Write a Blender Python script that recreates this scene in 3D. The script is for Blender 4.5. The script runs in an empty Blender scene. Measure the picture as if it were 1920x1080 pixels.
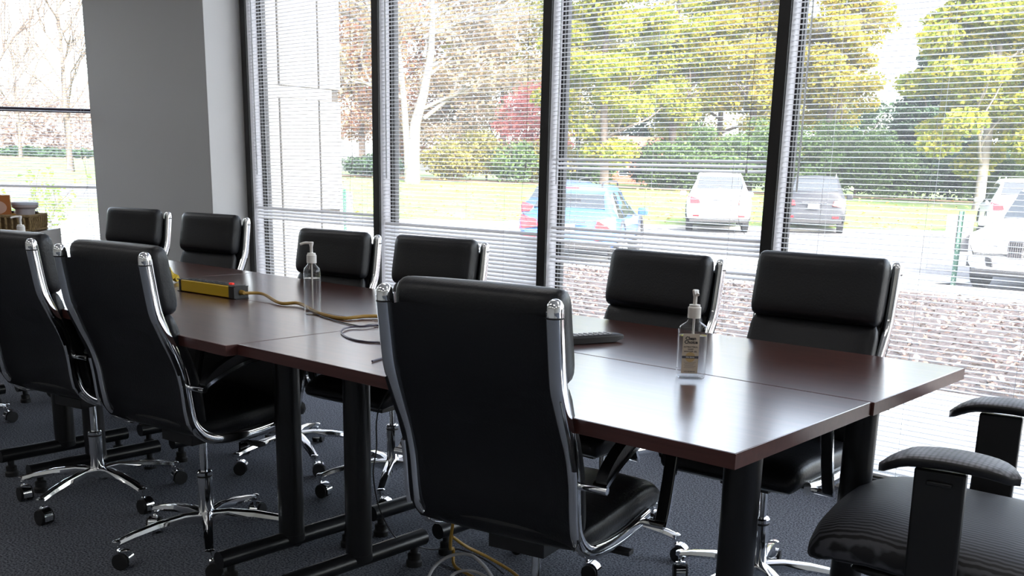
import bpy, bmesh, math, random
import numpy as np
from mathutils import Vector, Matrix
random.seed(7); RNG = np.random.default_rng(7)
SC = bpy.context.scene
COL = SC.collection
PI = math.pi

# ------------------------------------------------------------------ camera, sky, sun, exposure
CAM_H = 1.242
AX = np.array([[0.74886359, 0.17836508, -0.6382705], [0.6623786, -0.17034538, 0.72954578], [0.02139906, -0.96910699, -0.24571066]])
FPX, PPX, PPY = 1893.0, 961.0, 799.0
cd = bpy.data.cameras.new('camera'); cam = bpy.data.objects.new('camera', cd); COL.objects.link(cam)
cd.sensor_width = 36; cd.lens = FPX / 1920 * 36
cd.shift_x = -(PPX - 960) / 1920; cd.shift_y = (PPY - 540) / 1920
cd.clip_start = .05; cd.clip_end = 600
rt, dn, fw = AX[:, 0], AX[:, 1], AX[:, 2]
cam.matrix_world = Matrix(((rt[0], -dn[0], -fw[0], 0), (rt[1], -dn[1], -fw[1], 0), (rt[2], -dn[2], -fw[2], CAM_H), (0, 0, 0, 1)))
SC.camera = cam
w = bpy.data.worlds.new('sky'); SC.world = w; w.use_nodes = True
nt = w.node_tree; bg = nt.nodes['Background']
sky = nt.nodes.new('ShaderNodeTexSky'); sky.sky_type = 'NISHITA'; sky.sun_disc = False
sky.sun_elevation = math.radians(36); sky.sun_rotation = math.radians(115); sky.air_density = 1.0; sky.dust_density = 4.0; sky.ozone_density = .6
hs = nt.nodes.new('ShaderNodeHueSaturation'); hs.inputs['Saturation'].default_value = .5; nt.links.new(sky.outputs[0], hs.inputs['Color']); nt.links.new(hs.outputs[0], bg.inputs[0]); bg.inputs[1].default_value = 1.0
sl = bpy.data.lights.new('sun', 'SUN'); sl.energy = 2.8; sl.angle = math.radians(1.0); sl.color = (1, .93, .82)
so = bpy.data.objects.new('sun', sl); COL.objects.link(so)
SUNDIR = Vector((.80, -.30, .62)).normalized()
so.rotation_euler = SUNDIR.to_track_quat('Z', 'Y').to_euler()
SC.view_settings.view_transform = 'Standard'; SC.view_settings.look = 'None'; SC.view_settings.gamma = 1
SC.view_settings.use_curve_mapping = False
SC.view_settings.exposure = 1.1
FILL_LAMP = 1.3
SC.cycles.use_denoising = True
SC.cycles.max_bounces = 10; SC.cycles.diffuse_bounces = 6; SC.cycles.glossy_bounces = 5
SC.cycles.transparent_max_bounces = 24; SC.cycles.transmission_bounces = 8
SC.cycles.caustics_reflective = False; SC.cycles.caustics_refractive = False
SC.cycles.sample_clamp_indirect = 6

# ------------------------------------------------------------------ pixel helpers (pixel -> direction; distance from what it touches)
CO = np.array([0, 0, CAM_H])
def ray(x, y): return AX @ np.array([x - PPX, y - PPY, FPX])
def onz(x, y, z):
    d = ray(x, y); return CO + d * ((z - CAM_H) / d[2])
def ony(x, y, Y):
    d = ray(x, y); return CO + d * (Y / d[1])
FWD = np.array([-.6582, .7528]); RGT = np.array([.7528, .6582])
def uv(u, v): return FWD * u + RGT * v
def pxu(px, u, z=.5):
    v = (px - PPX) / FPX * (u * .969 - .2457 * (z - CAM_H)); return uv(u, v), v
def zpx(y, px, u):     # height seen at pixel row y at forward distance u
    d = ray(px, y); k = u / (d[0] * FWD[0] + d[1] * FWD[1]); return CAM_H + d[2] * k

# ------------------------------------------------------------------ materials
MATS = {}
def mat(name, col, rough=.5, metal=0, bump=0, bscale=60, var=0, vscale=8, spec=.5, trans=0, emit=None, coat=0, ior=1.45, sheen=0):
    if name in MATS: return MATS[name]
    m = bpy.data.materials.new(name); m.use_nodes = True; MATS[name] = m
    n = m.node_tree.nodes; l = m.node_tree.links; p = n['Principled BSDF']
    p.inputs['Base Color'].default_value = (*col, 1); p.inputs['Roughness'].default_value = rough; p.inputs['Metallic'].default_value = metal
    p.inputs['Specular IOR Level'].default_value = spec; p.inputs['Transmission Weight'].default_value = trans; p.inputs['IOR'].default_value = ior
    p.inputs['Coat Weight'].default_value = coat; p.inputs['Sheen Weight'].default_value = sheen
    if emit: p.inputs['Emission Color'].default_value = (*emit[:3], 1); p.inputs['Emission Strength'].default_value = emit[3]
    if var or bump:
        tc = n.new('ShaderNodeTexCoord')
    if var:
        nz = n.new('ShaderNodeTexNoise'); nz.inputs['Scale'].default_value = vscale; nz.inputs['Detail'].default_value = 5
        l.new(tc.outputs['Object'], nz.inputs['Vector'])
        cr = n.new('ShaderNodeValToRGB'); l.new(nz.outputs['Fac'], cr.inputs[0])
        cr.color_ramp.elements[0].position = .3; cr.color_ramp.elements[1].position = .7
        cr.color_ramp.elements[0].color = (*[max(0, c * (1 - var)) for c in col], 1); cr.color_ramp.elements[1].color = (*[min(1, c * (1 + var)) for c in col], 1)
        l.new(cr.outputs[0], p.inputs['Base Color'])
    if bump:
        nb = n.new('ShaderNodeTexNoise'); nb.inputs['Scale'].default_value = bscale; nb.inputs['Detail'].default_value = 4
        l.new(tc.outputs['Object'], nb.inputs['Vector'])
        b = n.new('ShaderNodeBump'); b.inputs['Strength'].default_value = bump; b.inputs['Distance'].default_value = .01
        l.new(nb.outputs['Fac'], b.inputs['Height']); l.new(b.outputs[0], p.inputs['Normal'])
    return m
def leafmat(name, cols, transl=.45, rough=.6):
    m = bpy.data.materials.new(name); m.use_nodes = True; n = m.node_tree.nodes; l = m.node_tree.links
    p = n['Principled BSDF']; p.inputs['Roughness'].default_value = rough; p.inputs['Specular IOR Level'].default_value = .25
    g = n.new('ShaderNodeNewGeometry'); cr = n.new('ShaderNodeValToRGB'); l.new(g.outputs['Random Per Island'], cr.inputs[0])
    e = cr.color_ramp.elements
    while len(e) < len(cols): e.new(.5)
    for i, c in enumerate(cols): e[i].position = i / max(1, len(cols) - 1); e[i].color = (*[q * .95 for q in c], 1)
    l.new(cr.outputs[0], p.inputs['Base Color'])
    t = n.new('ShaderNodeBsdfTranslucent'); l.new(cr.outputs[0], t.inputs[0])
    mx = n.new('ShaderNodeMixShader'); mx.inputs[0].default_value = transl
    l.new(p.outputs[0], mx.inputs[1]); l.new(t.outputs[0], mx.inputs[2]); l.new(mx.outputs[0], n['Material Output'].inputs[0])
    return m
def glassmat(name, tint=(1, 1, 1), refl=1.0, veil=0):
    m = bpy.data.materials.new(name); m.use_nodes = True; n = m.node_tree.nodes; l = m.node_tree.links
    n.remove(n['Principled BSDF'])
    t = n.new('ShaderNodeBsdfTransparent'); t.inputs[0].default_value = (*tint, 1)
    g = n.new('ShaderNodeBsdfGlossy'); g.inputs['Roughness'].default_value = .02
    f = n.new('ShaderNodeLayerWeight'); f.inputs['Blend'].default_value = .5      # facing term, same from both sides of the sheet
    pw = n.new('ShaderNodeMath'); pw.operation = 'POWER'; pw.inputs[1].default_value = 5; l.new(f.outputs['Facing'], pw.inputs[0])
    mul = n.new('ShaderNodeMath'); mul.operation = 'MULTIPLY_ADD'; mul.inputs[1].default_value = .96 * refl; mul.inputs[2].default_value = .04 * refl; mul.use_clamp = True
    mx = n.new('ShaderNodeMixShader')
    l.new(pw.outputs[0], mul.inputs[0]); l.new(mul.outputs[0], mx.inputs[0]); l.new(t.outputs[0], mx.inputs[1]); l.new(g.outputs[0], mx.inputs[2])
    if veil:        # translucent share added to the pane to imitate a veil of glare
        tr = n.new('ShaderNodeBsdfTranslucent'); tr.inputs[0].default_value = (.9, .9, .9, 1); m2 = n.new('ShaderNodeMixShader'); m2.inputs[0].default_value = veil
        l.new(mx.outputs[0], m2.inputs[1]); l.new(tr.outputs[0], m2.inputs[2]); mx = m2
    l.new(mx.outputs[0], n['Material Output'].inputs[0]); return m
def woodmat(name, c0, c1, rough, axis=0, coat=0):
    m = bpy.data.materials.new(name); m.use_nodes = True; n = m.node_tree.nodes; l = m.node_tree.links; p = n['Principled BSDF']
    tc = n.new('ShaderNodeTexCoord'); mp = n.new('ShaderNodeMapping'); s = [38, 38, 38]; s[axis] = 2.2; mp.inputs['Scale'].default_value = s
    nz = n.new('ShaderNodeTexNoise'); nz.inputs['Scale'].default_value = 1.6; nz.inputs['Detail'].default_value = 6; nz.inputs['Distortion'].default_value = .6
    cr = n.new('ShaderNodeValToRGB'); cr.color_ramp.elements[0].position = .32; cr.color_ramp.elements[1].position = .72
    cr.color_ramp.elements[0].color = (*c0, 1); cr.color_ramp.elements[1].color = (*c1, 1)
    l.new(tc.outputs['Object'], mp.inputs[0]); l.new(mp.outputs[0], nz.inputs[0]); l.new(nz.outputs['Fac'], cr.inputs[0]); l.new(cr.outputs[0], p.inputs['Base Color'])
    p.inputs['Roughness'].default_value = rough; p.inputs['Coat Weight'].default_value = coat; p.inputs['Coat Roughness'].default_value = .20; p.inputs['Coat IOR'].default_value = 1.9; p.inputs['Specular IOR Level'].default_value = .5
    return m
LEATHER = mat('black leather', (.0075, .0082, .0105), .38, bump=.10, bscale=160, spec=.42)
CHROME = mat('polished chrome', (.86, .87, .88), .07, 1)
RUBBER = mat('black rubber', (.012, .012, .013), .55)
BLKPL = mat('black plastic', (.014, .014, .015), .38)
TBLK = mat('black powder coated steel', (.008, .0085, .010), .33)
WOOD = woodmat('mahogany laminate', (.060, .020, .015), (.105, .038, .028), .30, coat=.9)
EDGE = woodmat('mahogany edge band', (.055, .018, .015), (.085, .030, .025), .32)
WALL = mat('light grey wall paint', (.60, .595, .585), .75, bump=.05, bscale=220)
CEIL = mat('white ceiling', (.82, .82, .81), .9)
BRONZE = mat('dark bronze aluminium', (.012, .011, .0105), .45)
JAMB = mat('grey aluminium jamb', (.42, .41, .42), .5)
SLAT = mat('white enamel slat', (.88, .88, .90), .4)
CORD = mat('white cord', (.75, .74, .74), .8)
WAND = mat('clear plastic wand', (.85, .86, .88), .15, trans=.5)
GLASS = glassmat('window glass', (.97, .98, .98), veil=.026)
WHITEPL = mat('white plastic', (.78, .77, .74), .35)
PUMPW = mat('off white pump plastic', (.70, .67, .62), .35)
CLEARPL = glassmat('clear bottle plastic', (.975, .98, .985), 1.3)
GEL = glassmat('clear gel', (.95, .96, .97), .8)
YEL = mat('yellow painted metal', (.62, .41, .014), .42)
YCORD = mat('yellow brown cord', (.36, .21, .035), .5)
GCORD = mat('grey cable', (.45, .45, .46), .45)
BCORD = mat('black cable', (.012, .012, .014), .45)

# ------------------------------------------------------------------ mesh builder
class MB:
    def __init__(s): s.v = []; s.f = []; s.m = []
    def add(s, vs, fs, mi=0):
        o = len(s.v); s.v += [tuple(map(float, q)) for q in vs]; s.f += [tuple(o + i for i in f) for f in fs]; s.m += [mi] * len(fs); return s
    def box(s, c, d, rz=0, rx=0, ry=0, mi=0):
        M = Matrix.Translation(c) @ Matrix.Rotation(rz, 4, 'Z') @ Matrix.Rotation(ry, 4, 'Y') @ Matrix.Rotation(rx, 4, 'X')
        vs = [M @ Vector((sx * d[0] / 2, sy * d[1] / 2, sz * d[2] / 2)) for sx in (-1, 1) for sy in (-1, 1) for sz in (-1, 1)]
        return s.add(vs, [(0, 1, 3, 2), (4, 6, 7, 5), (0, 4, 5, 1), (2, 3, 7, 6), (0, 2, 6, 4), (1, 5, 7, 3)], mi)
    def b6(s, x0, x1, y0, y1, z0, z1, mi=0): return s.box(((x0 + x1) / 2, (y0 + y1) / 2, (z0 + z1) / 2), (abs(x1 - x0), abs(y1 - y0), abs(z1 - z0)), mi=mi)
    def sweep(s, path, prof, up=(0, 0, 1), scales=None, caps=True, mi=0):
        """prof: list of (a,b): a along side, b along normal; path: 3-D points"""
        P = [Vector(p) for p in path]; n = len(P); k = len(prof); vs = []; side0 = None
        for i, p in enumerate(P):
            t = (P[min(i + 1, n - 1)] - P[max(i - 1, 0)]).normalized()
            u = Vector(up); sd = t.cross(u)
            if sd.length < 1e-4: sd = t.cross(Vector((0, 1, 0)) if abs(t.y) < .9 else Vector((1, 0, 0)))
            sd.normalize()
            if side0 is not None and sd.dot(side0) < 0: sd = -sd
            side0 = sd; nn = sd.cross(t).normalized()
            sc = scales[i] if scales else (1, 1)
            if not hasattr(sc, '__len__'): sc = (sc, sc)
            for a, b in prof: vs.append(p + sd * a * sc[0] + nn * b * sc[1])
        fs = []
        for i in range(n - 1):
            for j in range(k):
                a, b = i * k + j, i * k + (j + 1) % k; fs.append((a, b, b + k, a + k))
        if caps: fs += [tuple(range(k))[::-1], tuple((n - 1) * k + j for j in range(k))]
        return s.add(vs, fs, mi)
    def tube(s, path, r, seg=10, scales=None, caps=True, up=(0, 0, 1), mi=0):
        if hasattr(r, '__len__'): rx, ry = r
        else: rx = ry = r
        return s.sweep(path, [(rx * math.cos(2 * PI * j / seg), ry * math.sin(2 * PI * j / seg)) for j in range(seg)], up, scales, caps, mi)
    def lathe(s, prof, c=(0, 0, 0), seg=20, sx=1, sy=1, mi=0, axis='Z'):
        vs = []; k = len(prof)
        for j in range(seg):
            a = 2 * PI * j / seg
            for r, z in prof:
                x, y = r * math.cos(a) * sx, r * math.sin(a) * sy
                q = (x, y, z) if axis == 'Z' else ((z, x, y) if axis == 'X' else (x, z, y))
                vs.append((c[0] + q[0], c[1] + q[1], c[2] + q[2]))
        fs = []
        for j in range(seg):
            for i in range(k - 1):
                a, b = j * k + i, ((j + 1) % seg) * k + i
                fs.append((a, b, b + 1, a + 1))
        if prof[0][0] > 1e-6: fs.append(tuple(j * k for j in range(seg))[::-1])
        if prof[-1][0] > 1e-6: fs.append(tuple(j * k + k - 1 for j in range(seg)))
        return s.add(vs, fs, mi)
    def cushion(s, path, hw, th, seg=28, n=14, p=5.0, ex=4.0, bow=0, mi=0, taper=None):
        """pillow that follows a path in the y-z plane (x = width)"""
        P = [Vector((0, a, b)) for a, b in path]
        L = [0]
        for a, b in zip(P, P[1:]): L.append(L[-1] + (b - a).length)
        def at(t):
            d = t * L[-1]
            for i in range(len(P) - 1):
                if d <= L[i + 1] or i == len(P) - 2:
                    q = (d - L[i]) / (L[i + 1] - L[i]); return P[i].lerp(P[i + 1], q)
        ts = [(.5 - .5 * math.cos(PI * i / n)) for i in range(n + 1)]
        vs = []
        for t in ts:
            c = at(t); tg = (at(min(1, t + .02)) - at(max(0, t - .02))).normalized(); nn = Vector((0, -tg.z, tg.y))
            q = abs(2 * t - 1); e = max(0, 1 - q ** p) ** (1 / 2.2); e = max(e, .02)
            ew = .90 + .10 * e; hh = hw * (taper(t) if taper else 1)
            for j in range(seg):
                a = 2 * PI * j / seg; ca, sa = math.cos(a), math.sin(a)
                x = math.copysign(abs(ca) ** (2 / ex), ca) * hh * ew; m = math.copysign(abs(sa) ** (2 / ex), sa) * th / 2 * e
                vs.append(c + Vector((x, 0, 0)) + nn * (m + bow * (x / hw) ** 2))
        fs = [(i * seg + j, i * seg + (j + 1) % seg, (i + 1) * seg + (j + 1) % seg, (i + 1) * seg + j) for i in range(n) for j in range(seg)]
        fs += [tuple(range(seg))[::-1], tuple(n * seg + j for j in range(seg))]
        return s.add(vs, fs, mi)
    def mesh(s, name, mats, smooth=True, ang=35):
        me = bpy.data.meshes.new(name); me.from_pydata(s.v, [], s.f)
        for m in (mats if isinstance(mats, (list, tuple)) else [mats]): me.materials.append(m)
        if any(s.m): me.polygons.foreach_set('material_index', s.m)
        bm = bmesh.new(); bm.from_mesh(me); bmesh.ops.recalc_face_normals(bm, faces=bm.faces); bm.to_mesh(me); bm.free()
        if smooth:
            me.polygons.foreach_set('use_smooth', [True] * len(me.polygons)); me.set_sharp_from_angle(angle=math.radians(ang))
        me.update(); return me
    def build(s, name, mats, parent=None, loc=(0, 0, 0), rz=0, bevel=0, smooth=True, ang=35):
        o = bpy.data.objects.new(name, s.mesh(name, mats, smooth, ang)); COL.objects.link(o); o.parent = parent; o.location = loc; o.rotation_euler[2] = rz
        if bevel:
            b = o.modifiers.new('bevel', 'BEVEL'); b.width = bevel; b.segments = 2; b.limit_method = 'ANGLE'; b.angle_limit = math.radians(40)
        return o
def tag(o, label=None, cat=None, group=None, kind=None):
    if label: o['label'] = label
    if cat: o['category'] = cat
    if group: o['group'] = group
    if kind: o['kind'] = kind
    return o
def empty(name, loc=(0, 0, 0), rz=0, label=None, cat=None, group=None, kind=None, parent=None):
    o = bpy.data.objects.new(name, None); COL.objects.link(o); o.location = loc; o.rotation_euler[2] = rz; o.empty_display_size = .05; o.parent = parent
    return tag(o, label, cat, group, kind)
def struct(name, mb, m, bevel=0): return tag(mb.build(name, m, bevel=bevel), kind='structure')
KIDS = {}
def copy_tree(o, parent=None):
    c = o.copy(); COL.objects.link(c); c.parent = parent
    for ch in [q for q in SC.objects if q.parent == o]: copy_tree(ch, c)
    return c
def spline(pts, n=8):
    P = [Vector(p) for p in pts]; out = []
    for i in range(len(P) - 1):
        p0, p1, p2, p3 = P[max(i - 1, 0)], P[i], P[i + 1], P[min(i + 2, len(P) - 1)]
        for k in range(n):
            t = k / n
            out.append(.5 * ((2 * p1) + (p2 - p0) * t + (2 * p0 - 5 * p1 + 4 * p2 - p3) * t * t + (3 * p1 - p0 - 3 * p2 + p3) * t ** 3))
    out.append(P[-1]); return out
def fastmesh(name, V, F, m):       # V (n,3) F (k,4) arrays
    me = bpy.data.meshes.new(name); me.vertices.add(len(V)); me.vertices.foreach_set('co', np.asarray(V, np.float32).ravel())
    k = F.shape[1]; me.loops.add(F.size); me.loops.foreach_set('vertex_index', F.astype(np.int32).ravel())
    me.polygons.add(len(F)); me.polygons.foreach_set('loop_start', np.arange(len(F), dtype=np.int32) * k)
    me.materials.append(m); me.update(calc_edges=True); me.validate(); return me
def link(name, me, parent=None, loc=(0, 0, 0)):
    o = bpy.data.objects.new(name, me); COL.objects.link(o); o.parent = parent; o.location = loc; return o

# ------------------------------------------------------------------ the room shell
X0, X1, Y0, WY, CZ = -9.4, 3.4, -3.6, 3.90, 2.75
GZ = -.40
def carpetmat():
    m = bpy.data.materials.new('dark blue grey carpet'); m.use_nodes = True; n = m.node_tree.nodes; l = m.node_tree.links; p = n['Principled BSDF']
    tc = n.new('ShaderNodeTexCoord'); a = n.new('ShaderNodeTexNoise'); a.inputs['Scale'].default_value = 150; a.inputs['Detail'].default_value = 3
    l.new(tc.outputs['Object'], a.inputs[0]); cr = n.new('ShaderNodeValToRGB'); l.new(a.outputs['Fac'], cr.inputs[0])
    cr.color_ramp.elements[0].position = .36; cr.color_ramp.elements[1].position = .66
    cr.color_ramp.elements[0].color = (.035, .039, .050, 1); cr.color_ramp.elements[1].color = (.22, .235, .27, 1)
    l.new(cr.outputs[0], p.inputs['Base Color']); p.inputs['Roughness'].default_value = .95; p.inputs['Specular IOR Level'].default_value = .15
    b = n.new('ShaderNodeBump'); b.inputs['Strength'].default_value = .5; b.inputs['Distance'].default_value = .006; l.new(a.outputs['Fac'], b.inputs['Height']); l.new(b.outputs[0], p.inputs['Normal'])
    return m
struct('floor', MB().b6(X0, X1, Y0, 4.02, -.12, 0), carpetmat())
struct('ceiling', MB().b6(X0 - .2, X1 + .2, Y0 - .2, 4.1, CZ, CZ + .15), CEIL)
FILL_LAMPM = mat('added fill diffuser', (.9, .9, .9), .6, emit=(1, .97, .93, FILL_LAMP))  # ceiling panels added out of view to brighten the interior
for ix, lx in enumerate((-7.3, -4.9, -2.5, -.1, 2.3)):
    for iy, ly in enumerate((-2.4, 0.0, 2.3)):
        t = empty('ceiling_fill_light', (lx, ly, CZ), 0, 'added unseen rectangular ceiling fill light, row %s from the windows, %s from the corner window' % (('third', 'second', 'first')[iy], ('first', 'second', 'third', 'fourth', 'fifth')[ix]), 'added fill light', 'added ceiling fill lights')
        MB().b6(-.60, .60, -.31, -.29, -.012, 0).b6(-.60, .60, .29, .31, -.012, 0).b6(-.60, -.58, -.29, .29, -.012, 0).b6(.58, .60, -.29, .29, -.012, 0).build('frame', CEIL, t)
        MB().b6(-.58, .58, -.29, .29, -.006, -.002).build('diffuser', FILL_LAMPM, t)
struct('wall_back', MB().b6(X0, X1, Y0 - .15, Y0, 0, CZ), WALL)
struct('wall_right', MB().b6(X1, X1 + .15, Y0, 4.05, 0, CZ), WALL)
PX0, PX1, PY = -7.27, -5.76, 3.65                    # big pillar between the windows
struct('wall_pillar', MB().b6(PX0, PX1 - .004, PY, 4.12, -.5, CZ), mat('shaded side wall paint', (.42, .415, .41), .75, bump=.05, bscale=220))  # darker colour stands in for shade on the face turned from the windows
struct('wall_return', MB().b6(PX1 - .003, PX1, PY + .001, 4.05, -.5, CZ), mat('lit side wall paint', (.78, .775, .76), .75, bump=.05, bscale=220))  # thin lighter slab, window light put into the colour of this side
CA = math.radians(48); CDX, CDY = -math.cos(CA), -math.sin(CA)     # chamfered corner window runs this way
CS = Vector((-7.30, 3.78, 0)); CL = 2.05
CE = CS + Vector((CDX, CDY, 0)) * CL
struct('wall_left', MB().b6(CE.x - .15, CE.x, Y0, CE.y, 0, CZ), WALL)
struct('baseboard_pillar', MB().b6(PX0, PX1, PY - .012, PY, 0, .10), BRONZE)
ZB, ZT = .07, 2.66
struct('wall_window', MB().b6(PX1, X1, WY + .0, 4.05, -.5, ZB - .02).b6(PX1, X1, WY, 4.05, ZT, CZ), WALL)
MX = [-5.715, -4.477, -3.248, -2.03, -.811, .408, 1.627, 2.846]
for i in range(7):
    a, b = MX[i], MX[i + 1]
    wdw = empty('window_%d' % (i + 1), (0, 0, 0), kind='structure')
    hw = .026
    ya = WY - .005
    MB().b6(a - hw, a + hw, ya, 4.05, ZB, ZT).build('mullion', BRONZE, wdw, bevel=.002)
    MB().b6(a + hw, a + hw + .003, ya + .012, ya + .085, ZB, ZT).build('jamb_liner', JAMB, wdw)
    MB().b6(a + hw, a + hw + .012, ya + .088, ya + .10, ZB, ZT).b6(a + hw, a + hw + .012, ya + .112, ya + .13, ZB, ZT).build('glazing_bead', BRONZE, wdw)
    MB().b6(a + hw, b - hw, WY + .10, WY + .106, ZB, ZT).build('pane', GLASS, wdw)
    MB().b6(a + hw, b - hw, WY - .01, 4.05, ZB - .02, ZB).build('sill', BRONZE, wdw)
# ------------------------------------------------------------------ chamfered corner window
wdw = empty('window_8', CS, math.atan2(CDY, CDX), kind='structure')     # local x runs along the window, +y to the room? (checked below)
MB().b6(0, CL, -.004, .004, .3, ZT).build('pane', GLASS, wdw)
MB().b6(0, CL, -.03, .03, 1.575, 1.607).build('transom', mat('dark purple grey transom', (.05, .035, .05), .5), wdw)
MB().b6(-.02, .03, -.04, .04, .3, ZT).b6(CL - .05, CL, -.04, .04, .3, ZT).b6(0, CL, -.04, .04, ZT - .04, ZT).b6(0, CL, -.04, .04, .3, .34).build('frame', BRONZE, wdw)
struct('wall_corner', MB().box(CS + Vector((CDX, CDY, 0)) * CL / 2 + Vector((0, 0, .15)), (CL, .16, .30), rz=math.atan2(CDY, CDX)).box(CS + Vector((CDX, CDY, 0)) * CL / 2 + Vector((0, 0, (ZT + CZ) / 2)), (CL, .16, CZ - ZT), rz=math.atan2(CDY, CDX)), WALL)

# ------------------------------------------------------------------ venetian blinds
def slatmesh(L):
    mb = MB(); k = 5; prof = []
    for j in range(k):
        t = j / (k - 1) * 2 - 1; prof.append((t * .0125, .0022 * (1 - t * t)))
    pr = prof + [(a, b - .0007) for a, b in prof[::-1]]
    return mb.sweep([(-L / 2, 0, 0), (L / 2, 0, 0)], pr).mesh('slat', SLAT, True, 50)
PITCH = .0203
def blind(origin, rz, L, tilt, label, wandx, cords, lift=None, inner=-1):
    """origin = left end of the blind at floor level; local x along, inner = sign of local y that points to the room"""
    b = empty('venetian_blind', origin, rz, label, 'blind', 'white venetian blinds in the windows')
    me = slatmesh(L); z = ZB + .03; zs = []
    while z < ZT - .05: zs.append(z); z += PITCH
    for z in zs:
        o = link('slat', me, b, (L / 2, 0, z)); jt = random.gauss(0, .7)
        o.rotation_euler = (-inner * math.radians(tilt(z) + jt), 0, random.gauss(0, .0006))
    MB().b6(0, L, -.018, .018, ZT - .045, ZT).build('head_rail', SLAT, b, bevel=.002)
    MB().b6(0, L, -.013, .013, ZB + .002, ZB + .014).build('bottom_rail', SLAT, b, bevel=.002)
    for cx in cords:
        for dy in (-.0132, .0132):
            MB().tube([(cx + dy * .5, dy, ZB + .01), (cx + dy * .5, dy, ZT - .03)], .0007, 4).build('ladder_cord', CORD, b)
    if wandx: MB().tube([(wandx, inner * .02, 1.18), (wandx, inner * .02, ZT - .04)], .0042, 6).build('tilt_wand', WAND, b)
    if lift:
        lx = lift
        lc = MB().tube([(lx, inner * .022, ZT - .04), (lx, inner * .022, 1.26)], .0010, 4).tube(spline([(lx, inner * .022, 1.26), (lx - .02, inner * .022, 1.16), (lx - .02, inner * .022, 1.06), (lx + .015, inner * .022, 1.0)], 5), .0009, 4).build('lift_cord', BCORD, b)
        MB().lathe([(.001, .02), (.005, .012), (.006, 0), (.004, -.008), (0, -.009)], (lx, inner * .022, 1.26), 8).build('cord_knot', CORD, lc)
    return b
def band(z, lo, hi, v, d): return v if lo < z < hi else d
T1 = lambda z: 38 if .90 < z < .985 else 1
T2 = lambda z: 42 if z < .945 else 2
T3 = lambda z: 30 if (1.255 < z < 1.30) else (34 if .90 < z < .975 else (30 if .80 < z < .845 else 1))
T4 = lambda z: 1
LB = ['blind at the pale stone wall, leftmost of the four wide window blinds', 'blind in front of the pale trunked tree, lower slats tilted shut',
      'blind in front of the blue cars and white car', 'blind at the right end, in front of the mulch bed']
for i, (tf, cx, lf) in enumerate([(T1, (.09, .33, .56, .85, 1.06), .98), (T2, (.10, .66, .93), 1.07), (T3, (.13, .56, 1.0), 1.06), (T4, (.19, .61, 1.0), None)]):
    a, b_ = MX[i] + .033, MX[i + 1] - .030
    blind((a, WY + .035, 0), 0, b_ - a, tf, 'white venetian ' + LB[i], .035 if i != 3 else .075, cx, lf)
# corner blind: 3 cm inside the corner window
ang = math.atan2(CDY, CDX); nin = Vector((-CDY, CDX, 0))    # towards the room
if nin.dot(Vector((1, -1, 0))) < 0: nin = -nin
bo = CS + nin * .075
blind((bo.x, bo.y, 0), ang, CL - .06, lambda z: 40 if 1.05 < z < 1.07 else 7, 'white venetian blind in the corner window behind the basket of snacks', None, (.14, .9, 1.6), .16, inner=1 if (Matrix.Rotation(ang, 3, 'Z') @ Vector((0, 1, 0))).dot(nin) > 0 else -1)

# ------------------------------------------------------------------ tables
TZ, TT = .762, .030
def table(cx, cy, L, D, label):
    t = empty('folding_table', (cx, cy, 0), 0, label, 'table', 'conference tables pushed together')
    tp = MB().b6(-L / 2, L / 2, -D / 2, D / 2, TZ - TT, TZ).build('table_top', WOOD, t, bevel=.0015)
    e = .0016
    for (x0, x1, y0, y1) in ((-L / 2 - e, L / 2 + e, -D / 2 - e, -D / 2), (-L / 2 - e, L / 2 + e, D / 2, D / 2 + e), (-L / 2 - e, -L / 2, -D / 2, D / 2), (L / 2, L / 2 + e, -D / 2, D / 2)):
        MB().b6(x0, x1, y0, y1, TZ - TT, TZ - .0006).build('edge_band', EDGE, tp)
    if 'middle' in label: MB().b6(-L / 2 + .28, L / 2 - .28, -.006 + D * .18, .006 + D * .18, .47, TZ - TT).build('modesty_panel', TBLK, t)
    for s in (-1, 1):
        x = s * (L / 2 - .14)
        lg = MB().lathe([(.040, .105), (.040, TZ - TT - .012)], (x, 0, 0), 24).box((x, 0, TZ - TT - .006), (.12, .36, .012)).build('leg', TBLK, t)
        MB().tube([(x, -D / 2 + .03, .088), (x, D / 2 - .03, .088)], .027, 20).lathe([(.041, .085), (.041, .108)], (x, 0, 0), 20).build('foot_bar', TBLK, lg)
        for q in (-1, 1):
            MB().lathe([(.012, .07), (.012, .045), (.021, .04), (.021, .022), (.026, .016), (.026, 0)], (x, q * (D / 2 - .07), 0), 14).build('foot_glide', RUBBER, lg)
    return t
G = .0045
XR0, XR1, XM0, XL0 = -.838, -2.379, -3.95, -5.49
def tb(xa, xb, ya, yb, lab): return table((xa + xb) / 2, (ya + yb) / 2, abs(xa - xb) - G, abs(ya - yb) - G, lab)
tb(XR0, XR1, 1.562, 2.162, 'mahogany conference table section at the near right corner under the labelled bottle')
tb(XR0 + .006, XR1 + .0, 2.163, 2.759, 'mahogany conference table section by the window at the right end, remote on it')
tb(XR1, XM0, 1.525, 2.125, 'mahogany middle conference table section standing slightly proud at the front edge')
tb(XR1, XM0, 2.126, 2.722, 'mahogany middle conference table section by the window, carrying the yellow power strip end')
tb(XM0, XL0, 1.535, 2.135, 'mahogany far left conference table section on the room side, behind the front chairs')
tb(XM0, XL0, 2.136, 2.732, 'mahogany far left conference table section by the pillar')

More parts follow.
